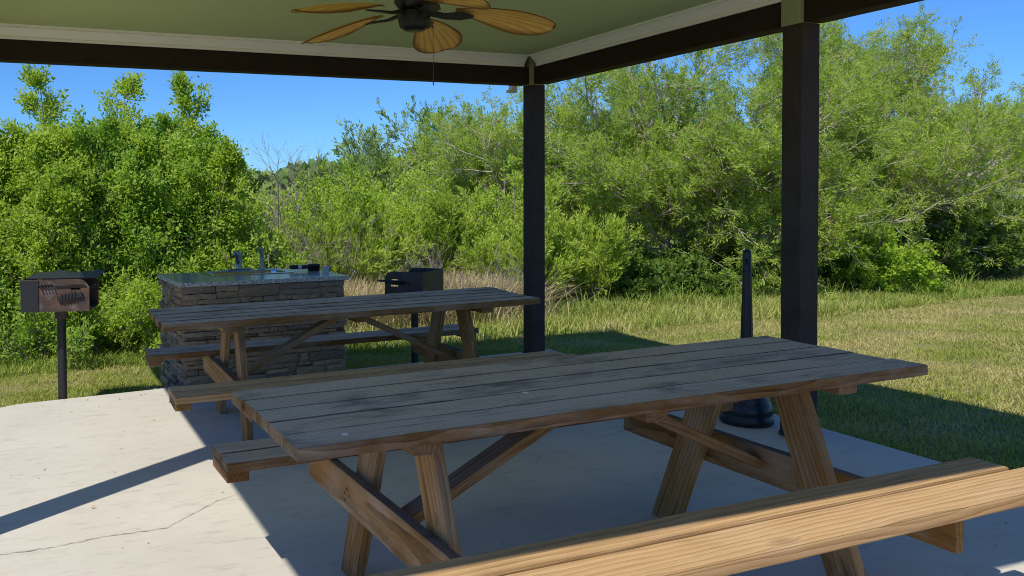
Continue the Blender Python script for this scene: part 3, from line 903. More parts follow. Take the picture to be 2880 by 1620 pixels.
    pl = rr(fx - .11, fx + .12, fy - .03, fy + .03, .028, z1 + .007); pl2 = rr(fx - .10, fx + .11, fy - .022, fy + .022, .02, z1 + .02)
    n = len(pl); vs = pl + pl2; fs = [(j, (j+1) % n, n + (j+1) % n, n + j) for j in range(n)] + [tuple(n + j for j in range(n))]
    a.add(vs, fs)
    a.lathe([(.030, z1 + .018), (.028, z1 + .05), (.027, z1 + .085), (.026, z1 + .11), (.014, z1 + .118), (0.0005, z1 + .118)], c=(fx, fy, 0), sides=18)
    a.tube([(fx, fy, z1 + .10), (fx + .004, fy - .002, z1 + .13), (fx + .010, fy - .006, z1 + .165)], [.022, .026, .018], 10)
    a.tube([(fx - .004, fy - .004, z1 + .055), (fx - .028, fy - .035, z1 + .115), (fx - .045, fy - .065, z1 + .16), (fx - .055, fy - .085, z1 + .165), (fx - .058, fy - .095, z1 + .145)], [.018, .017, .018, .019, .017], 10)
    a.build('faucet', M['chrome'], root, sm=True)
    a = Acc(); tx, ty = .935, .885
    a.lathe([(.024, z1 + .0065), (.022, z1 + .015), (.019, z1 + .03), (.017, z1 + .08), (.020, z1 + .10), (.018, z1 + .12)], c=(tx, ty, 0), sides=16)
    a.tube([(tx, ty, z1 + .115), (tx - .006, ty - .004, z1 + .15), (tx - .018, ty - .012, z1 + .185), (tx - .022, ty - .016, z1 + .205)], [.020, .018, .020, .015], 10)
    a.build('side_sprayer', M['chrome'], root, sm=True)
    return root
isl = make_island()

def isl_pt(lx, ly, z=.785):
    c, s = math.cos(R(3.0)), math.sin(R(3.0))
    return (-3.185 + lx*c - ly*s, -.115 + lx*s + ly*c, z)

def make_brush():
    root = thing('grill_brush', 'black grill cleaning brush lying on the granite counter', 'brush', isl_pt(1.09, .60, .785), R(-2))
    a = Acc(); a.tube([(0, 0, .041), (.03, 0, .042), (.12, 0, .040), (.18, 0, .038)], [.014, .019, .018, .014], 12)
    h = a.build('handle', M['plastic_black'], root, sm=True)
    c = Acc(); c.tube([(.075, 0, .0412), (.105, 0, .0405)], .0195, 12, cap=False); c.build('label_band', M['label'], h)
    rng = random.Random(3)
    a = Acc(); a.box(.17, .27, -.032, .032, .046, .064); a.build('brush_head', M['plastic_black'], root, .006)
    b = Acc()
    for i in range(12):
        for j in range(8):
            x = .178 + i*.0077; y = -.027 + j*.0077
            b.tube([(x, y, .048), (x + rng.uniform(-.005,.005), y + rng.uniform(-.005,.005), rng.uniform(.001,.006))], .0036, 4)
    b.build('bristles', M['brush'], root)
make_brush()
def make_cup():
    a = Acc(); a.lathe([(.024, 0), (.026, .001), (.031, .05), (.033, .051), (.0295, .049), (.0245, .004), (0.0005, .004)], sides=24)
    o = a.build('plastic_cup', M['cup'], None, sm=True, loc=isl_pt(1.36, .42, .785))
    tag(o, 'small clear plastic cup at the right end of the granite counter', 'cup')
make_cup()

# ------------------------------------------------------------------ cigarette receptacle
def make_receptacle():
    root = thing('smoking_receptacle', 'tall black tapered cigarette receptacle standing beside the right post', 'ash receptacle', (-.03, -2.50, .0))
    a = Acc()
    a.lathe([(.150,0),(.158,.012),(.159,.035),(.155,.05),(.150,.056),(.150,.066),(.155,.075),(.152,.10),(.138,.14),(.132,.148),(.132,.156),(.120,.18),(.090,.215),(.066,.24),(.055,.25),(.051,.26)], sides=48)
    a.build('base', M['plastic_black'], root, sm=True)
    a = Acc()
    a.lathe([(.050,.25),(.045,.30),(.036,.53),(.029,.80),(.0255,.96)], sides=80, ribs=.03, nrib=16)
    b = a.build('stem', M['plastic_black'], root, sm=True)
    c = Acc()
    c.lathe([(.026,.955),(.0275,.962),(.0275,.975),(.026,.98),(.0255,1.055),(.0245,1.068),(.021,1.082),(.012,1.091),(.0005,1.093)], sides=32)
    h = c.build('cap', M['plastic_black'], root, sm=True)
    d = Acc()
    for az in (R(215),):
        n = Vector((math.cos(az), math.sin(az), 0)); s = Vector((-n.y, n.x, 0))
        d.obox(n*.0248 + Vector((0, 0, 1.015)), n, s, (0, 0, 1), .0025, .007, .02)
    d.build('slot', M['brush'], h)
make_receptacle()

# ------------------------------------------------------------------ vegetation
def unit(v): return v / np.maximum(np.linalg.norm(v, axis=-1, keepdims=True), 1e-9)

def grow(rng, pos, dirs, length, rad, segs, wander, upt):
    """polylines (N,segs+1,3) from pos along dirs"""
    N = len(pos); P = np.zeros((N, segs + 1, 3)); P[:, 0] = pos
    d = unit(dirs.copy()); st = (length / segs)[:, None]
    for i in range(segs):
        d = unit(d + rng.normal(0, wander, (N, 3)) + np.array([0, 0, upt]))
        P[:, i + 1] = P[:, i] + d * st
    tp = np.linspace(1, .35 if segs < 8 else .14, segs + 1)[None]
    return P, rad[:, None] * tp

def spawn(rng, P, Rr, n, t0, t1, ang, lens, lvar, taper, azbias=None):
    """n children per polyline; returns pos, dirs, len, rad"""
    N, S, _ = P.shape
    t = rng.uniform(t0, t1, (N, n)); x = t * (S - 1); i = np.minimum(x.astype(int), S - 2); fr = (x - i)[..., None]
    ar = np.arange(N)[:, None]
    a, b = P[ar, i], P[ar, i + 1]
    pos = a + (b - a) * fr; d = unit(b - a)
    r = rng.normal(0, 1, (N, n, 3)); r = unit(r - d * (r * d).sum(-1, keepdims=True))
    th = np.radians(rng.normal(ang, 12, (N, n)))[..., None]
    nd = d * np.cos(th) + r * np.sin(th)
    L = lens * (1 - taper * (t - t0) / max(1e-6, t1 - t0)) * rng.uniform(1 - lvar, 1 + lvar, (N, n))
    rr = Rr[ar, i] * .55
    return pos.reshape(-1, 3), nd.reshape(-1, 3), L.ravel(), rr.ravel()

def tubes(P, Rr, sides):
    N, S, _ = P.shape
    d = np.zeros_like(P); d[:, 1:-1] = P[:, 2:] - P[:, :-2]; d[:, 0] = P[:, 1] - P[:, 0]; d[:, -1] = P[:, -1] - P[:, -2]
    d = unit(d); ref = np.where(np.abs(d[..., 2:3]) < .9, np.array([0, 0, 1.]), np.array([1., 0, 0]))
    u = unit(np.cross(d, ref)); v = np.cross(d, u)
    a = np.arange(sides) * 2 * PI / sides
    V = P[:, :, None] + (u[:, :, None] * np.cos(a)[None, None, :, None] + v[:, :, None] * np.sin(a)[None, None, :, None]) * Rr[:, :, None, None]
    base = (np.arange(N)[:, None, None] * S + np.arange(S - 1)[None, :, None]) * sides
    j = np.arange(sides); k = (j + 1) % sides
    F = np.stack([base + j, base + k, base + sides + k, base + sides + j], -1)
    return V.reshape(-1, 3), F.reshape(-1)

def leaf_quads(rng, c, d, length, width, v, droop=0.0, updir=.6):
    """rhombic leaves from base c along d"""
    N = len(c); d = unit(d)
    n = unit(rng.normal(0, .75, (N, 3)) + np.array([-.75, -.75, updir*1.3]))
    s = unit(np.cross(d, n)); 
    L = length[:, None]; W = width[:, None]
    mid = c + d * L * .45
    tip = c + d * L + np.array([0, 0, -1.]) * L * droop
    V = np.stack([c, mid + s * W, tip, mid - s * W], 1).reshape(-1, 3)
    F = np.arange(N * 4)
    return V, F, np.repeat(v, 4)

def leaves_along(rng, P, k, jit, spread, lsize, lvar, asp):
    N, S, _ = P.shape
    t = rng.uniform(.05, 1.0, (N, k)); x = t * (S - 1); i = np.minimum(x.astype(int), S - 2); fr = (x - i)[..., None]
    ar = np.arange(N)[:, None]; a, b = P[ar, i], P[ar, i + 1]
    c = a + (b - a) * fr + rng.normal(0, jit, (N, k, 3)); d = unit(b - a)
    r = unit(rng.normal(0, 1, (N, k, 3)))
    d = unit(d + r * spread)
    c = c.reshape(-1, 3); d = d.reshape(-1, 3); n = len(c)
    L = lsize * rng.uniform(1 - lvar, 1 + lvar, n)
    v = np.clip(np.repeat(rng.uniform(0, 1, N), k) * .45 + rng.uniform(0, 1, n) * .55, 0, 1)
    return c, d, L, L * asp, v

def plant(name, label, cat, x, y, seed, stems, levels, leaf, bark, leafmat, group=None, leader=None, base_r=.2, limbs=None, fill=None, cull=None, trunk_h=0, partnames=('crown', 'trunk')):
    """stems: dict(n, tilt, len, r, segs, wander, up); levels: list of dict(n,t0,t1,ang,len,var,tap,segs,wander,up,sides)"""
    rng = np.random.default_rng(seed)
    z = float(gz(x, y)) - .03
    root = thing(name, label, cat, (x, y, z), 0, group)
    n = stems['n']
    az = np.arange(n) * 2*PI/n + rng.uniform(-.5, .5, n)
    if 'az' in stems: az = np.array(stems['az'])
    tilt = np.radians(rng.uniform(*stems['tilt'], n))
    if 'tilts' in stems: tilt = np.radians(np.array(stems['tilts'], float))
    pos = np.stack([np.cos(az)*rng.uniform(.2, 1, n)*base_r, np.sin(az)*rng.uniform(.2, 1, n)*base_r, np.zeros(n)], 1)
    d = np.stack([np.cos(az)*np.sin(tilt), np.sin(az)*np.sin(tilt), np.cos(tilt)], 1)
    L = stems['len'] * rng.uniform(.72, 1.05, n)
    if 'lens' in stems: L = np.array(stems['lens'], float)
    bv, bf, off = [], [], 0
    if trunk_h:
        P0 = np.stack([np.zeros((1, 3)), np.array([[0, 0, trunk_h*.5]]), np.array([[.03, .02, trunk_h]])], 1)
        V, F = tubes(P0, np.array([[stems['r']*2.2, stems['r']*1.7, stems['r']*1.6]]), 10); bv.append(V); bf.append(F + off); off += len(V)
        pos[:, 2] += trunk_h*.9; 
    P, Rr = grow(rng, pos, d, L, np.full(n, stems['r']), stems['segs'], stems['wander'], stems['up'])
    V, F = tubes(P, Rr, 7); bv.append(V); bf.append(F + off); off += len(V)
    for pts, r0 in (limbs or []):
        q = np.array(pts, float); m = 14; tt = np.linspace(0, len(q) - 1, m); i0_ = np.minimum(tt.astype(int), len(q) - 2); fr_ = (tt - i0_)[:, None]
        pl = q[i0_]*(1 - fr_) + q[i0_ + 1]*fr_ + rng.normal(0, .03, (m, 3))*np.linspace(0, 1, m)[:, None]
        Rl = np.linspace(r0, r0*.4, m)[None]
        V, F = tubes(pl[None], Rl, 8); bv.append(V); bf.append(F + off); off += len(V)
        ps, ds, Ls, rs = spawn(rng, pl[None], Rl, 12, .35, 1.0, 40, .7, .4, .3)
        Ps, Rs = grow(rng, ps, ds, Ls, np.maximum(rs*.6, .006), 5, .14, .05)
        V, F = tubes(Ps, Rs, 4); bv.append(V); bf.append(F + off); off += len(V)
    for li, lv in enumerate(levels):
        Lp = L
        pos, d, L, rr = spawn(rng, P, Rr, lv['n'], lv['t0'], lv['t1'], lv['ang'], lv['len'], lv.get('var', .35), lv.get('tap', .4))
        if lv.get('rel'): L = L * np.clip(np.repeat(Lp, lv['n']) / lv['rel'], .25, 1)
        P, Rr = grow(rng, pos, d, L, np.maximum(rr, lv.get('rmin', .002)), lv['segs'], lv['wander'], lv['up'])
        if cull is not None:
            e = P[:, -1]; keep = cull(e, rng); P, Rr, L = P[keep], Rr[keep], L[keep]
        if lv.get('draw', True):
            V, F = tubes(P, Rr, lv.get('sides', 4)); bv.append(V); bf.append(F + off); off += len(V)
    br = link(partnames[1], np_mesh(partnames[1], np.concatenate(bv), np.concatenate(bf), 4, smooth_it=True), bark, root)
    if leaf:
        c, dd, LL, WW, v = leaves_along(rng, P, leaf['k'], leaf['jit'], leaf['spread'], leaf['size'], .35, leaf['asp'])
        if fill:
            nf, rx, z0, z1, hb_ = fill
            aa = rng.uniform(0, 2*PI, nf); zz = rng.uniform(z0, z1, nf); rr = rx*np.sqrt(rng.uniform(0, 1, nf))*np.clip(1.25 - .55*zz/z1, .3, 1)
            # gather the extra leaves into small sprigs
            sp = rng.normal(0, .035, (nf, 3)); gi = np.arange(nf)//7*7
            cf = np.stack([np.cos(aa)*rr, np.sin(aa)*rr, zz], 1)[gi] + sp
            c = np.concatenate([c, cf]); dd = np.concatenate([dd, rng.normal(0, 1, (nf, 3)) + np.array([0, 0, .4])])
            Lf = leaf['size']*rng.uniform(.65, 1.35, nf); LL = np.concatenate([LL, Lf]); WW = np.concatenate([WW, Lf*leaf['asp']]); v = np.concatenate([v, rng.uniform(0, 1, nf)])
        keep = c[:, 2] > .02
        V, F, va = leaf_quads(rng, c[keep], dd[keep], LL[keep], WW[keep], v[keep], leaf.get('droop', 0), leaf.get('up', .6))
        link(partnames[0], np_mesh(partnames[0], V, F, 4, {'v': va}), leafmat, root)
    return root

# --- left willowy shrubs
def willow(x, y, h, seed, label, tilt=(2, 24), n=9, spreadlen=.70, k=20, lead=None, base_r=.45, mat='leaf_willow'):
    st = dict(n=n, tilt=tilt, len=h*.93, r=.022, segs=9, wander=.055, up=.05)
    if lead:
        st['lens'] = lead
        st['n'] = len(lead)
        rt = np.random.default_rng(seed + 77); st['tilts'] = [rt.uniform(1, 6) if q > 2.6 else rt.uniform(*tilt) for q in lead]
    lv = [dict(n=42, t0=.04, t1=.985, ang=50, len=spreadlen, tap=.74, segs=5, wander=.10, up=.07, sides=4, rmin=.004),
          dict(n=12, t0=.05, t1=1.0, ang=48, len=.29, tap=.45, rel=.42, segs=3, wander=.12, up=.05, sides=3, rmin=.0018)]
    return plant('willow_shrub', label, 'shrub', x, y, seed, st, lv, dict(k=k, jit=.03, spread=.95, size=.041, asp=.26), M['bark_grey'], M[mat], 'tall leafy shrubs along the left edge', base_r=base_r, fill=(13000, .85, .15, max(1.9, h*.74), 0))
willow(-4.12, 3.3, 3.0, 21, 'tallest leafy green shrub, behind the rusty grill at far left', lead=[3.0, 2.4, 2.8, 2.3, 2.4, 2.1, 2.3, 2.5, 1.9, 2.3, 2.2, 1.8])
willow(-3.15, 3.2, 2.4, 22, 'leafy green shrub rising left of the stone counter', lead=[2.45, 2.2, 2.35, 2.3, 2.1, 2.0, 2.4, 2.1, 1.8, 2.3], mat='leaf_deep')
willow(-2.45, 3.5, 3.0, 23, 'leafy green shrub with one high spire behind the sink counter', lead=[3.05, 2.2, 2.1, 2.35, 1.9, 1.8, 2.0, 1.6, 2.1, 2.0])
willow(-5.5, 3.6, 2.7, 24, 'leafy green shrub cut by the left edge of the view', lead=[2.5, 2.2, 2.4, 2.1, 1.8, 1.7, 2.0, 1.9])
willow(-3.70, 3.9, 2.8, 25, 'leafy green shrub between the tallest left shrub and the counter, standing further back', lead=[2.95, 2.3, 2.4, 2.5, 2.2, 2.1, 2.4, 2.2])
willow(-3.05, 4.3, 2.4, 26, 'leafy green shrub standing behind the spired shrub', lead=[2.5, 2.3, 2.4, 2.2, 2.2, 2.1, 2.4, 2.2], mat='leaf_deep')
def bush(name, label, cat, x, y, h, r, seed, mat, k=8, size=.04, asp=.3, group=None, n=16, n1=12, n2=7, up=.04, bark='bark_grey'):
    st = dict(n=n, tilt=(5, 72), len=max(h, r)*.95, r=.014, segs=6, wander=.09, up=up)
    rng = np.random.default_rng(seed+1000); tl = rng.uniform(2, 75, n); st['tilts'] = tl
    st['lens'] = (h*np.cos(np.radians(tl))**2 + r*np.sin(np.radians(tl))**2) * rng.uniform(.7, 1.0, n)
    lv = [dict(n=n1, t0=.15, t1=1.0, ang=45, len=.38*max(h, r)*.7, tap=.4, segs=4, wander=.1, up=.05, sides=3, rmin=.003),
          dict(n=n2, t0=.2, t1=1.0, ang=45, len=.15, tap=.3, segs=2, wander=.12, up=.03, sides=3, rmin=.0015)]
    return plant(name, label, cat, x, y, seed, st, lv, dict(k=k, jit=.02, spread=.9, size=size, asp=asp), M[bark], mat, group, base_r=.3, partnames=('foliage', 'stems'))
LOWG = 'low leafy bushes at the foot of the left shrubs'
bush('leafy_bush', 'low leafy bush directly behind the rusty grill', 'bush', -4.0, 2.35, .75, .75, 31, M['leaf_deep'], group=LOWG, size=.042, asp=.2)
bush('leafy_bush', 'low leafy bush between the rusty grill and the stone counter', 'bush', -3.35, 2.3, .85, .7, 32, M['leaf_willow'], group=LOWG, size=.042, asp=.2)
bush('leafy_bush', 'low leafy bush just behind the left end of the stone counter', 'bush', -2.75, 2.3, .9, .75, 33, M['leaf_bright'], group=LOWG, size=.042, asp=.2)
bush('leafy_bush', 'low leafy bush at the far left edge of the lawn', 'bush', -4.85, 2.7, .8, .7, 34, M['leaf_deep'], group=LOWG, size=.042, asp=.2)
bush('leafy_bush', 'leafy bush behind the faucet of the sink counter', 'bush', -1.95, 2.9, 1.2, .8, 35, M['leaf_bright'], group=LOWG, size=.042, asp=.22)

# --- bare brown shrub between left and middle thickets
def bare(x, y, h, seed, label, n=9, tilt=(3, 30)):
    st = dict(n=n, tilt=tilt, len=h, r=.018, segs=8, wander=.09, up=.04)
    lv = [dict(n=12, t0=.2, t1=.98, ang=35, len=.75, tap=.5, segs=5, wander=.12, up=.05, sides=4, rmin=.0035),
          dict(n=7, t0=.2, t1=1.0, ang=38, len=.32, tap=.4, segs=4, wander=.13, up=.03, sides=3, rmin=.0022)]
    return plant('bare_shrub', label, 'bare shrub', x, y, seed, st, lv, None, M['bark_dead'], None, 'leafless shrubs', base_r=.3, partnames=('foliage', 'branches'))
bare(-1.15, 5.2, 2.1, 41, 'leafless grey brown shrub in the gap right of the tall left shrubs')
bare(-.95, 3.9, 1.35, 44, 'lower leafless twiggy shrub in front of the gap in the thicket', n=8, tilt=(5, 40))
bare(5.2, 7.2, 3.2, 42, 'tall leafless brownish shrub just right of the corner post', n=12)
bare(1.0, 3.3, .85, 43, 'pale fallen dead branches behind the black grill', n=10, tilt=(35, 80))

# --- middle bushes
MIDG = 'bushes in the thicket behind the pavilion'
bush('green_bush', 'bright green bush right of the gap in the thicket', 'bush', -.05, 5.4, 2.0, 1.2, 51, M['leaf_bright'], k=9, size=.045, asp=.26, group=MIDG, n=22, n1=13, n2=8)
bush('green_bush', 'bright green bush in the middle of the thicket above the black grill', 'bush', 1.15, 5.7, 2.35, 1.4, 52, M['leaf_bright'], k=9, size=.045, asp=.26, group=MIDG, n=22, n1=13, n2=8)
bush('green_bush', 'bright green bush left of the corner post', 'bush', 2.55, 5.6, 2.15, 1.35, 53, M['leaf_bright'], k=9, size=.045, asp=.26, group=MIDG, n=22, n1=13, n2=8)
def feather(x, y, h, seed, label, n=14, tilt=(4, 42), mat='leaf_feather', name='feathery_bush', group='feathery yellow green bushes', len1=.5, k=14, size=.055):
    st = dict(n=n, tilt=tilt, len=h, r=.012, segs=7, wander=.06, up=.03)
    lv = [dict(n=16, t0=.12, t1=.98, ang=28, len=len1, tap=.5, segs=4, wander=.07, up=.06, sides=3, rmin=.003),
          dict(n=7, t0=.1, t1=1.0, ang=26, len=.2, tap=.3, segs=3, wander=.07, up=.05, sides=3, rmin=.0015)]
    return plant(name, label, 'bush', x, y, seed, st, lv, dict(k=k, jit=.012, spread=.5, size=size, asp=.15), M['bark_grey'], M[mat], group, base_r=.35, partnames=('foliage', 'stems'))
feather(-.55, 4.3, 1.2, 61, 'feathery yellow green bush behind the grill brush')
feather(.35, 4.6, 1.35, 62, 'feathery bush directly behind the black grill')
feather(1.35, 4.7, 1.45, 63, 'feathery bush leaning above the dry straw mound')
feather(2.2, 4.3, 1.75, 64, 'tall feathery pale green bush next to the corner post')
feather(2.1, 3.5, .85, 65, 'low feathery bush at the foot of the corner post')
feather(3.2, 4.0, 1.2, 66, 'feathery bush just right of the corner post', mat='leaf_feather')

# --- far grey-green trees
FARG = 'grey green trees beyond the thicket'
def fartree(x, y, h, seed, label):
    st = dict(n=9, tilt=(4, 48), len=h*.9, r=.05, segs=8, wander=.07, up=.04)
    lv = [dict(n=15, t0=.2, t1=.98, ang=38, len=.34*h, tap=.45, segs=5, wander=.09, up=.05, sides=4, rmin=.008),
          dict(n=8, t0=.15, t1=1.0, ang=34, len=.45, tap=.3, segs=3, wander=.1, up=.06, sides=3, rmin=.004)]
    plant('grey_green_tree', label, 'tree', x, y, seed, st, lv, dict(k=13, jit=.03, spread=.55, size=.12, asp=.14), M['bark_grey'], M['leaf_grey'], FARG, base_r=.4)
fartree(3.9, 13.2, 2.75, 71, 'leftmost and lowest grey green tree beyond the thicket')
fartree(5.2, 14.0, 4.1, 72, 'grey green tree with the rounded top in the middle distance')
fartree(7.0, 14.5, 4.3, 73, 'highest grey green tree left of the corner post')
fartree(8.6, 14.0, 3.9, 74, 'grey green tree partly hidden by the corner post')
fartree(-3.1, 8.0, 2.55, 75, 'feathery grey green tree peeking over the left shrubs')

# --- big mesquites
def mesquite(x, y, seed, label, az, tilts, lens, leafmat='leaf_mesq', limbs=None):
    st = dict(n=len(az), tilt=(20, 60), len=3.5, r=.062, segs=10, wander=.085, up=.035, az=az, tilts=tilts, lens=lens)
    lv = [dict(n=15, t0=.22, t1=.98, ang=42, len=1.45, tap=.45, segs=6, wander=.12, up=.03, sides=5, rmin=.014),
          dict(n=10, t0=.15, t1=1.0, ang=42, len=.55, tap=.35, segs=4, wander=.13, up=.06, sides=4, rmin=.005),
          dict(n=4, t0=.2, t1=1.0, ang=42, len=.20, tap=.2, segs=2, wander=.14, up=.04, sides=3, rmin=.0025)]
    return plant('mesquite_tree', label, 'tree', x, y, seed, st, lv, dict(k=20, jit=.024, spread=.85, size=.056, asp=.125), M['bark_pale'], M[leafmat], 'broad mesquite trees at the right', base_r=.2, trunk_h=.45, limbs=limbs)
D_ = math.radians
mesquite(7.1, 5.0, 81, 'broad mesquite tree with many spreading limbs behind the ash receptacle',
         [D_(a) for a in (185, 205, 165, 150, 225, 250, 280, 100, 60, 20, 120, 195, 230, 340, 300, 178, 200, 218, 240, 265, 210)], (60, 66, 52, 42, 58, 66, 62, 18, 24, 45, 25, 34, 28, 50, 38, 76, 80, 76, 78, 78, 50), (4.2, 3.4, 4.0, 3.9, 3.0, 2.3, 2.2, 4.3, 4.4, 3.9, 4.2, 4.0, 3.6, 2.8, 3.2, 4.0, 3.5, 2.6, 2.2, 1.9, 3.2),
         limbs=[([(0, 0, .5), (-.7, -.7, 1.15), (-1.5, -1.15, 1.75), (-2.2, -1.3, 2.2)], .06), ([(0, 0, .4), (-.5, -.9, .75), (-1.3, -1.3, .95)], .05), ([(0, 0, .5), (-.2, -.8, 1.3), (-.55, -1.2, 2.2)], .05)])
mesquite(9.7, 4.9, 82, 'broad mesquite tree with one long pale limb reaching right, behind the right post',
         [D_(a) for a in (0, 8, 350, 20, 335, 300, 60, 100, 140, 45, 15, 270, 190)], (66, 50, 60, 32, 48, 42, 18, 14, 25, 30, 22, 45, 40), (4.3, 3.9, 3.6, 4.3, 3.4, 2.8, 4.3, 4.4, 4.0, 4.3, 4.4, 2.6, 2.8),
         limbs=[([(0, 0, .5), (.9, -.8, .95), (2.2, -1.0, 1.35), (3.4, -1.1, 1.75)], .085), ([(0, 0, .5), (.7, -.9, 1.25), (1.4, -1.1, 1.8), (2.1, -1.2, 2.2)], .06), ([(0, 0, .5), (.3, -.9, 1.2), (.8, -1.15, 1.75)], .055), ([(0, 0, .4), (1.0, -1.0, .75), (1.9, -1.25, 1.05)], .05)])
mesquite(13.6, 5.8, 83, 'mesquite tree at the right edge of the view',
         [D_(a) for a in (180, 200, 160, 230, 270, 90, 120, 60, 0, 320)], (40, 58, 30, 45, 50, 20, 15, 28, 40, 45), (3.9, 3.6, 4.2, 3.5, 2.8, 4.5, 4.5, 4.3, 4.0, 3.6))
mesquite(4.4, 7.0, 84, 'lower mesquite tree behind the corner post, right of the grey green trees',
         [D_(a) for a in (180, 220, 270, 320, 0, 40, 90, 140)], (50, 45, 40, 48, 42, 35, 20, 35), (2.2, 2.4, 2.3, 2.4, 2.6, 2.6, 2.7, 2.5))

# --- understory beneath the mesquites
UG = 'dark understory bushes below the mesquites'
und = [(4.1, 3.9, .7, .8, 'leaf_dark', 'dark low bush just right of the corner post'),
       (5.2, 4.1, .6, .8, 'leaf_dark', 'dark low bush below the left half of the mesquite'),
       (6.3, 4.0, .55, .7, 'leaf_dark', 'dark low bush left of the ash receptacle top'),
       (7.5, 4.0, .8, .8, 'leaf_dark', 'dark low bush hidden partly by the right post'),
       (8.3, 3.3, 1.15, .8, 'leaf_bright', 'lighter green bush directly right of the right post'),
       (9.3, 4.1, 1.1, .9, 'leaf_dark', 'dark bush under the long pale limb'),
       (10.5, 4.0, 1.5, 1.0, 'leaf_dark', 'tall dark bush below the tip of the long limb'),
       (11.8, 4.1, 1.5, 1.0, 'leaf_dark', 'tall dark bush near the right edge of the view'),
       (13.0, 4.3, 1.5, 1.0, 'leaf_dark', 'dark bush cut by the right edge of the view')]
for i, (x, y, h, r, m, lb) in enumerate(und):
    bush('understory_bush', lb, 'bush', x, y, h, r, 90 + i, M[m], k=9, size=.055, asp=.32, group=UG, n=20, n1=12, n2=7)

# --- masses nobody could count: thicket behind, far wood
def leaf_mass(name, label, xr, yr, hfun, n, size, asp, mat, seed):
    rng = np.random.default_rng(seed)
    x = rng.uniform(*xr, n); y = rng.uniform(*yr, n)
    h = hfun(x, y, rng)
    z = h * rng.uniform(0, 1, n)**.55
    c = np.stack([x, y, z - .1], 1); d = rng.normal(0, 1, (n, 3)) + np.array([0, 0, .5])
    L = size*rng.uniform(.5, 1.3, n)
    V, F, va = leaf_quads(rng, c, d, L, L*asp, rng.uniform(0, 1, n))
    o = link(name, np_mesh(name, V, F, 4, {'v': va}), mat); tag(o, label, 'thicket', kind='stuff')
def hf(x, y, rng):
    b = 1.75 + .30*np.sin(x*1.7 + 1) * np.sin(y*.9) + .18*np.sin(x*4.3 + y*2)
    b = b * (1 - .25*np.exp(-((x - .2)/1.2)**2)) + .08*np.maximum(0, x - 2)
    return b + .25*rng.random(len(x))**3
leaf_mass('thicket', 'dense mixed scrub filling the ground behind the nearer bushes', (-9, 22), (7.5, 11), hf, 110000, .10, .26, M['leaf_mesq'], 201)
leaf_mass('far_wood', 'thin dark line of distant trees on the horizon', (-40, 90), (70, 84), lambda x, y, r: 3.6 + 1.1*np.sin(x*.45) * np.sin(x*.17 + 2) + 1.2*r.random(len(x)), 26000, .9, .5, M['leaf_grey'], 202)

# --- grasses
def in_poly(x, y, poly):
    r = np.zeros(len(x), bool); n = len(poly)
    for i in range(n):
        x1, y1 = poly[i]; x2, y2 = poly[(i + 1) % n]
        c = ((y1 > y) != (y2 > y)) & (x < (x2 - x1) * (y - y1) / (y2 - y1 + 1e-12) + x1)
        r ^= c
    return r
def blades(name, label, x, y, h, wd, lean, mat, rng, segs=2, cat='grass', v=None, zoff=0.0):
    n = len(x); z = gz(x, y) + zoff
    az = rng.uniform(0, 2*PI, n); le = lean * rng.uniform(.2, 1.3, n)
    dx, dy = np.cos(az)*le*h, np.sin(az)*le*h
    px, py = -np.sin(az + rng.uniform(-.8, .8, n)), np.cos(az)
    V = []
    for i in range(segs):
        q = i / segs
        cx = x + dx*q**1.7; cy = y + dy*q**1.7; cz = z - .01 + h*(q - .25*le*q*q)
        ww = wd*(1 - .55*q)
        V.append(np.stack([cx - px*ww, cy - py*ww, cz], 1)); V.append(np.stack([cx + px*ww, cy + py*ww, cz], 1))
    V.append(np.stack([x + dx, y + dy, z + h*(1 - .25*le)], 1))
    m = 2*segs + 1
    V = np.stack(V, 1).reshape(-1, 3); b = np.arange(n)[:, None]*m
    tri = []
    for i in range(segs - 1):
        tri += [[2*i, 2*i+1, 2*i+3], [2*i, 2*i+3, 2*i+2]]
    tri.append([2*segs-2, 2*segs-1, 2*segs])
    F = (b[:, :, None] + np.array(tri)[None]).reshape(-1)
    if v is None: v = rng.uniform(0, 1, n)
    o = link(name, np_mesh(name, V, F, 3, {'v': np.repeat(v, m)}), mat); tag(o, label, cat, kind='stuff')
    return o
def outside(x, y):
    k = ~in_poly(x, y, SLAB)
    c, s = math.cos(R(3.0)), math.sin(R(3.0)); lx = (x + 3.2)*c + (y + .115)*s; ly = -(x + 3.2)*s + (y + .115)*c
    return k & ~((lx > .0) & (lx < 1.48) & (ly > .02) & (ly < .9))
def vis(x, y):
    """inside the camera's ground wedge, with a margin"""
    dx, dy = x + 4.239, y + 6.715
    a = np.arctan2(dx, dy)
    return (a > -.34) & (a < 1.22)
rng = np.random.default_rng(300)
n = 800000
x = rng.uniform(-8.5, 14.5, n); y = rng.uniform(-5.2, 4.6, n)
dist = np.hypot(x + 4.24, y + 6.7)
keep = outside(x, y) & vis(x, y) & (rng.random(n) < np.clip((8.5/dist)**1.6, 0, 1))
x, y = x[keep], y[keep]
def blobs(x, y, n, rad, seed):
    rb = np.random.default_rng(seed); f = np.zeros(len(x))
    bx = rb.uniform(-8.5, 14.5, n); by = rb.uniform(-5.2, 4.6, n); br = rb.uniform(.5, 1.5, n)*rad; bw = rb.uniform(-1, 1, n)
    for a, b, c, d in zip(bx, by, br, bw): f += d*np.exp(-((x - a)**2 + (y - b)**2)/c**2)
    return f
pat = blobs(x, y, 420, .42, 311); pat2 = blobs(x, y, 1100, .16, 312)
dry = np.clip(.20 + .26*(x > .5) + .30*np.clip((y - .2)*.5, 0, 1)*(x > 3) + -0.0 + .22*pat + .18*pat2, -.1, .85)
v = np.clip(rng.normal(0, .17, len(x)) + dry, 0, 1)
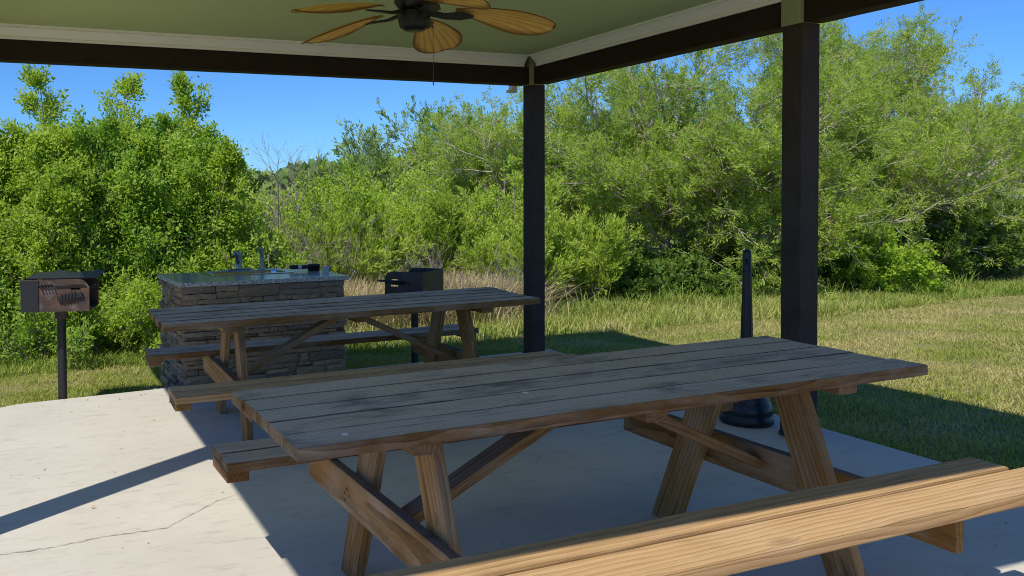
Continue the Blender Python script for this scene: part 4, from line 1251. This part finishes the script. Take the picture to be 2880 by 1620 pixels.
hh = rng.uniform(.020, .050, len(x)) * (1 + .5*np.clip(pat2 - pat*.3, -1, 1.2))
blades('lawn_grass', 'short mown lawn grass with dry patches around the slab', x, y, hh, np.full(len(x), .0042), 1.25, M['grass'], rng, 2, v=v)

def band(n, xr, yf0, yf1, seed):
    r = np.random.default_rng(seed); x = r.uniform(*xr, n); t = r.random(n)
    return r, x, yf0(x) + (yf1(x) - yf0(x))*t
r, x, y = band(22000, (-1.5, 7.2), lambda x: 1.25 + .12*np.sin(x*2) + .06*np.maximum(x, 0), lambda x: 3.7 + 0*x, 301)
cl = .55 + .45*np.sin(x*3.1 + 2*np.sin(y*2.3))
blades('tall_grass', 'tall yellow green grass between the lawn and the thicket', x, y, r.uniform(.07, .24, len(x))*(.5 + .6*cl), np.full(len(x), .005), .95, M['tall'], r, 3, v=np.clip(r.normal(.58, .25, len(x)), 0, 1))
r, x, y = band(15000, (6.0, 14.5), lambda x: 1.75 + .15*np.sin(x*1.6) + .02*x, lambda x: 3.2 + 0*x, 302)
blades('weedy_grass', 'green weeds and grass along the foot of the right hand bushes', x, y, r.uniform(.04, .15, len(x)), np.full(len(x), .005), 1.0, M['tall'], r, 3, v=np.clip(r.normal(.3, .25, len(x)), 0, 1))
r, x, y = band(7000, (-5.6, -3.1), lambda x: 1.5 + 0*x, lambda x: 2.7 + 0*x, 303)
blades('edge_grass', 'longer green grass below the left shrubs', x, y, r.uniform(.04, .13, len(x)), np.full(len(x), .0045), 1.0, M['tall'], r, 3, v=np.clip(r.normal(.2, .2, len(x)), 0, 1))
# long arching cane-grass clumps near the bushes
r = np.random.default_rng(304)
cx = np.array([2.6, 3.0, 3.9, 4.5, 5.1, 5.5, 6.6, 7.0, 8.2, 8.9, 9.8]); cy = np.array([2.7, 2.4, 2.9, 3.0, 2.8, 3.1, 2.9, 3.0, 2.6, 2.7, 2.8])
i = r.integers(0, len(cx), 800)
blades('cane_grass', 'long arching green grass blades in front of the dark bushes', cx[i] + r.normal(0, .16, len(i)), cy[i] + r.normal(0, .14, len(i)), r.uniform(.16, .42, len(i)), np.full(len(i), .007), 1.0, M['tall'], r, 5, v=r.uniform(0, .35, len(i)))
# dry straw heaps
r = np.random.default_rng(305)
cx = np.array([-1.15, -.7, -.2, .35, .9, 1.3, -.9, 0.1, .8, -.3, .5, 1.3]); cy = np.array([2.9, 2.8, 3.0, 2.9, 2.8, 3.0, 3.4, 3.4, 3.5, 3.8, 3.9, 3.8])
i = r.integers(0, len(cx), 30000)
blades('dry_straw', 'heaps of dry straw coloured grass behind the black grill', cx[i] + r.normal(0, .30, len(i)), cy[i] + r.normal(0, .30, len(i)), r.uniform(.15, .72, len(i)), np.full(len(i), .0038), 1.2, M['straw'], r, 4, v=r.uniform(0, 1, len(i)))

# a few dry leaf bits on the concrete
def litter():
    r = np.random.default_rng(401); n = 170
    x = np.concatenate([r.uniform(-4.5, .2, 110), r.normal(-3.6, .6, 60)]); y = np.concatenate([r.uniform(-4.5, -.15, 110), r.normal(-.35, .22, 60)])
    k = in_poly(x, y, SLAB); x, y = x[k], y[k]; n = len(x)
    c = np.stack([x, y, np.full(n, .004)], 1); d = np.stack([r.normal(0, 1, n), r.normal(0, 1, n), r.uniform(0, .25, n)], 1)
    L = r.uniform(.008, .03, n); d = unit(d); sd = unit(np.cross(d, np.array([0, 0, 1.]) + r.normal(0, .25, (n, 3))))
    mid = c + d*L[:, None]*.5; W = (L*.22)[:, None]
    V = np.stack([c, mid + sd*W, c + d*L[:, None], mid - sd*W], 1).reshape(-1, 3); V[:, 2] = np.maximum(V[:, 2], .002)
    o = link('leaf_litter', np_mesh('leaf_litter', V, np.arange(n*4), 4, {'v': np.repeat(r.uniform(0, .6, n), 4)}), M['straw']); tag(o, 'tiny dry leaf bits scattered on the concrete slab', 'leaf litter', kind='stuff')
litter()

# pebbles by the counter's left foot
def pebbles():
    rng = random.Random(8); A = Acc()
    for i in range(60):
        x = -3.22 + rng.gauss(-.06, .07); y = .02 + rng.gauss(0, .06); s = rng.uniform(.006, .018)
        z = -.045 + s*.4
        A.lathe([(s*.6, -s*.5), (s, -s*.1), (s*.85, s*.35), (s*.3, s*.55), (.0005, s*.56)], c=(x, y, z), sides=7)
    o = A.build('gravel', M['pebble'], None); tag(o, 'small heap of pale gravel at the left foot of the stone counter', 'gravel', kind='stuff')
pebbles()
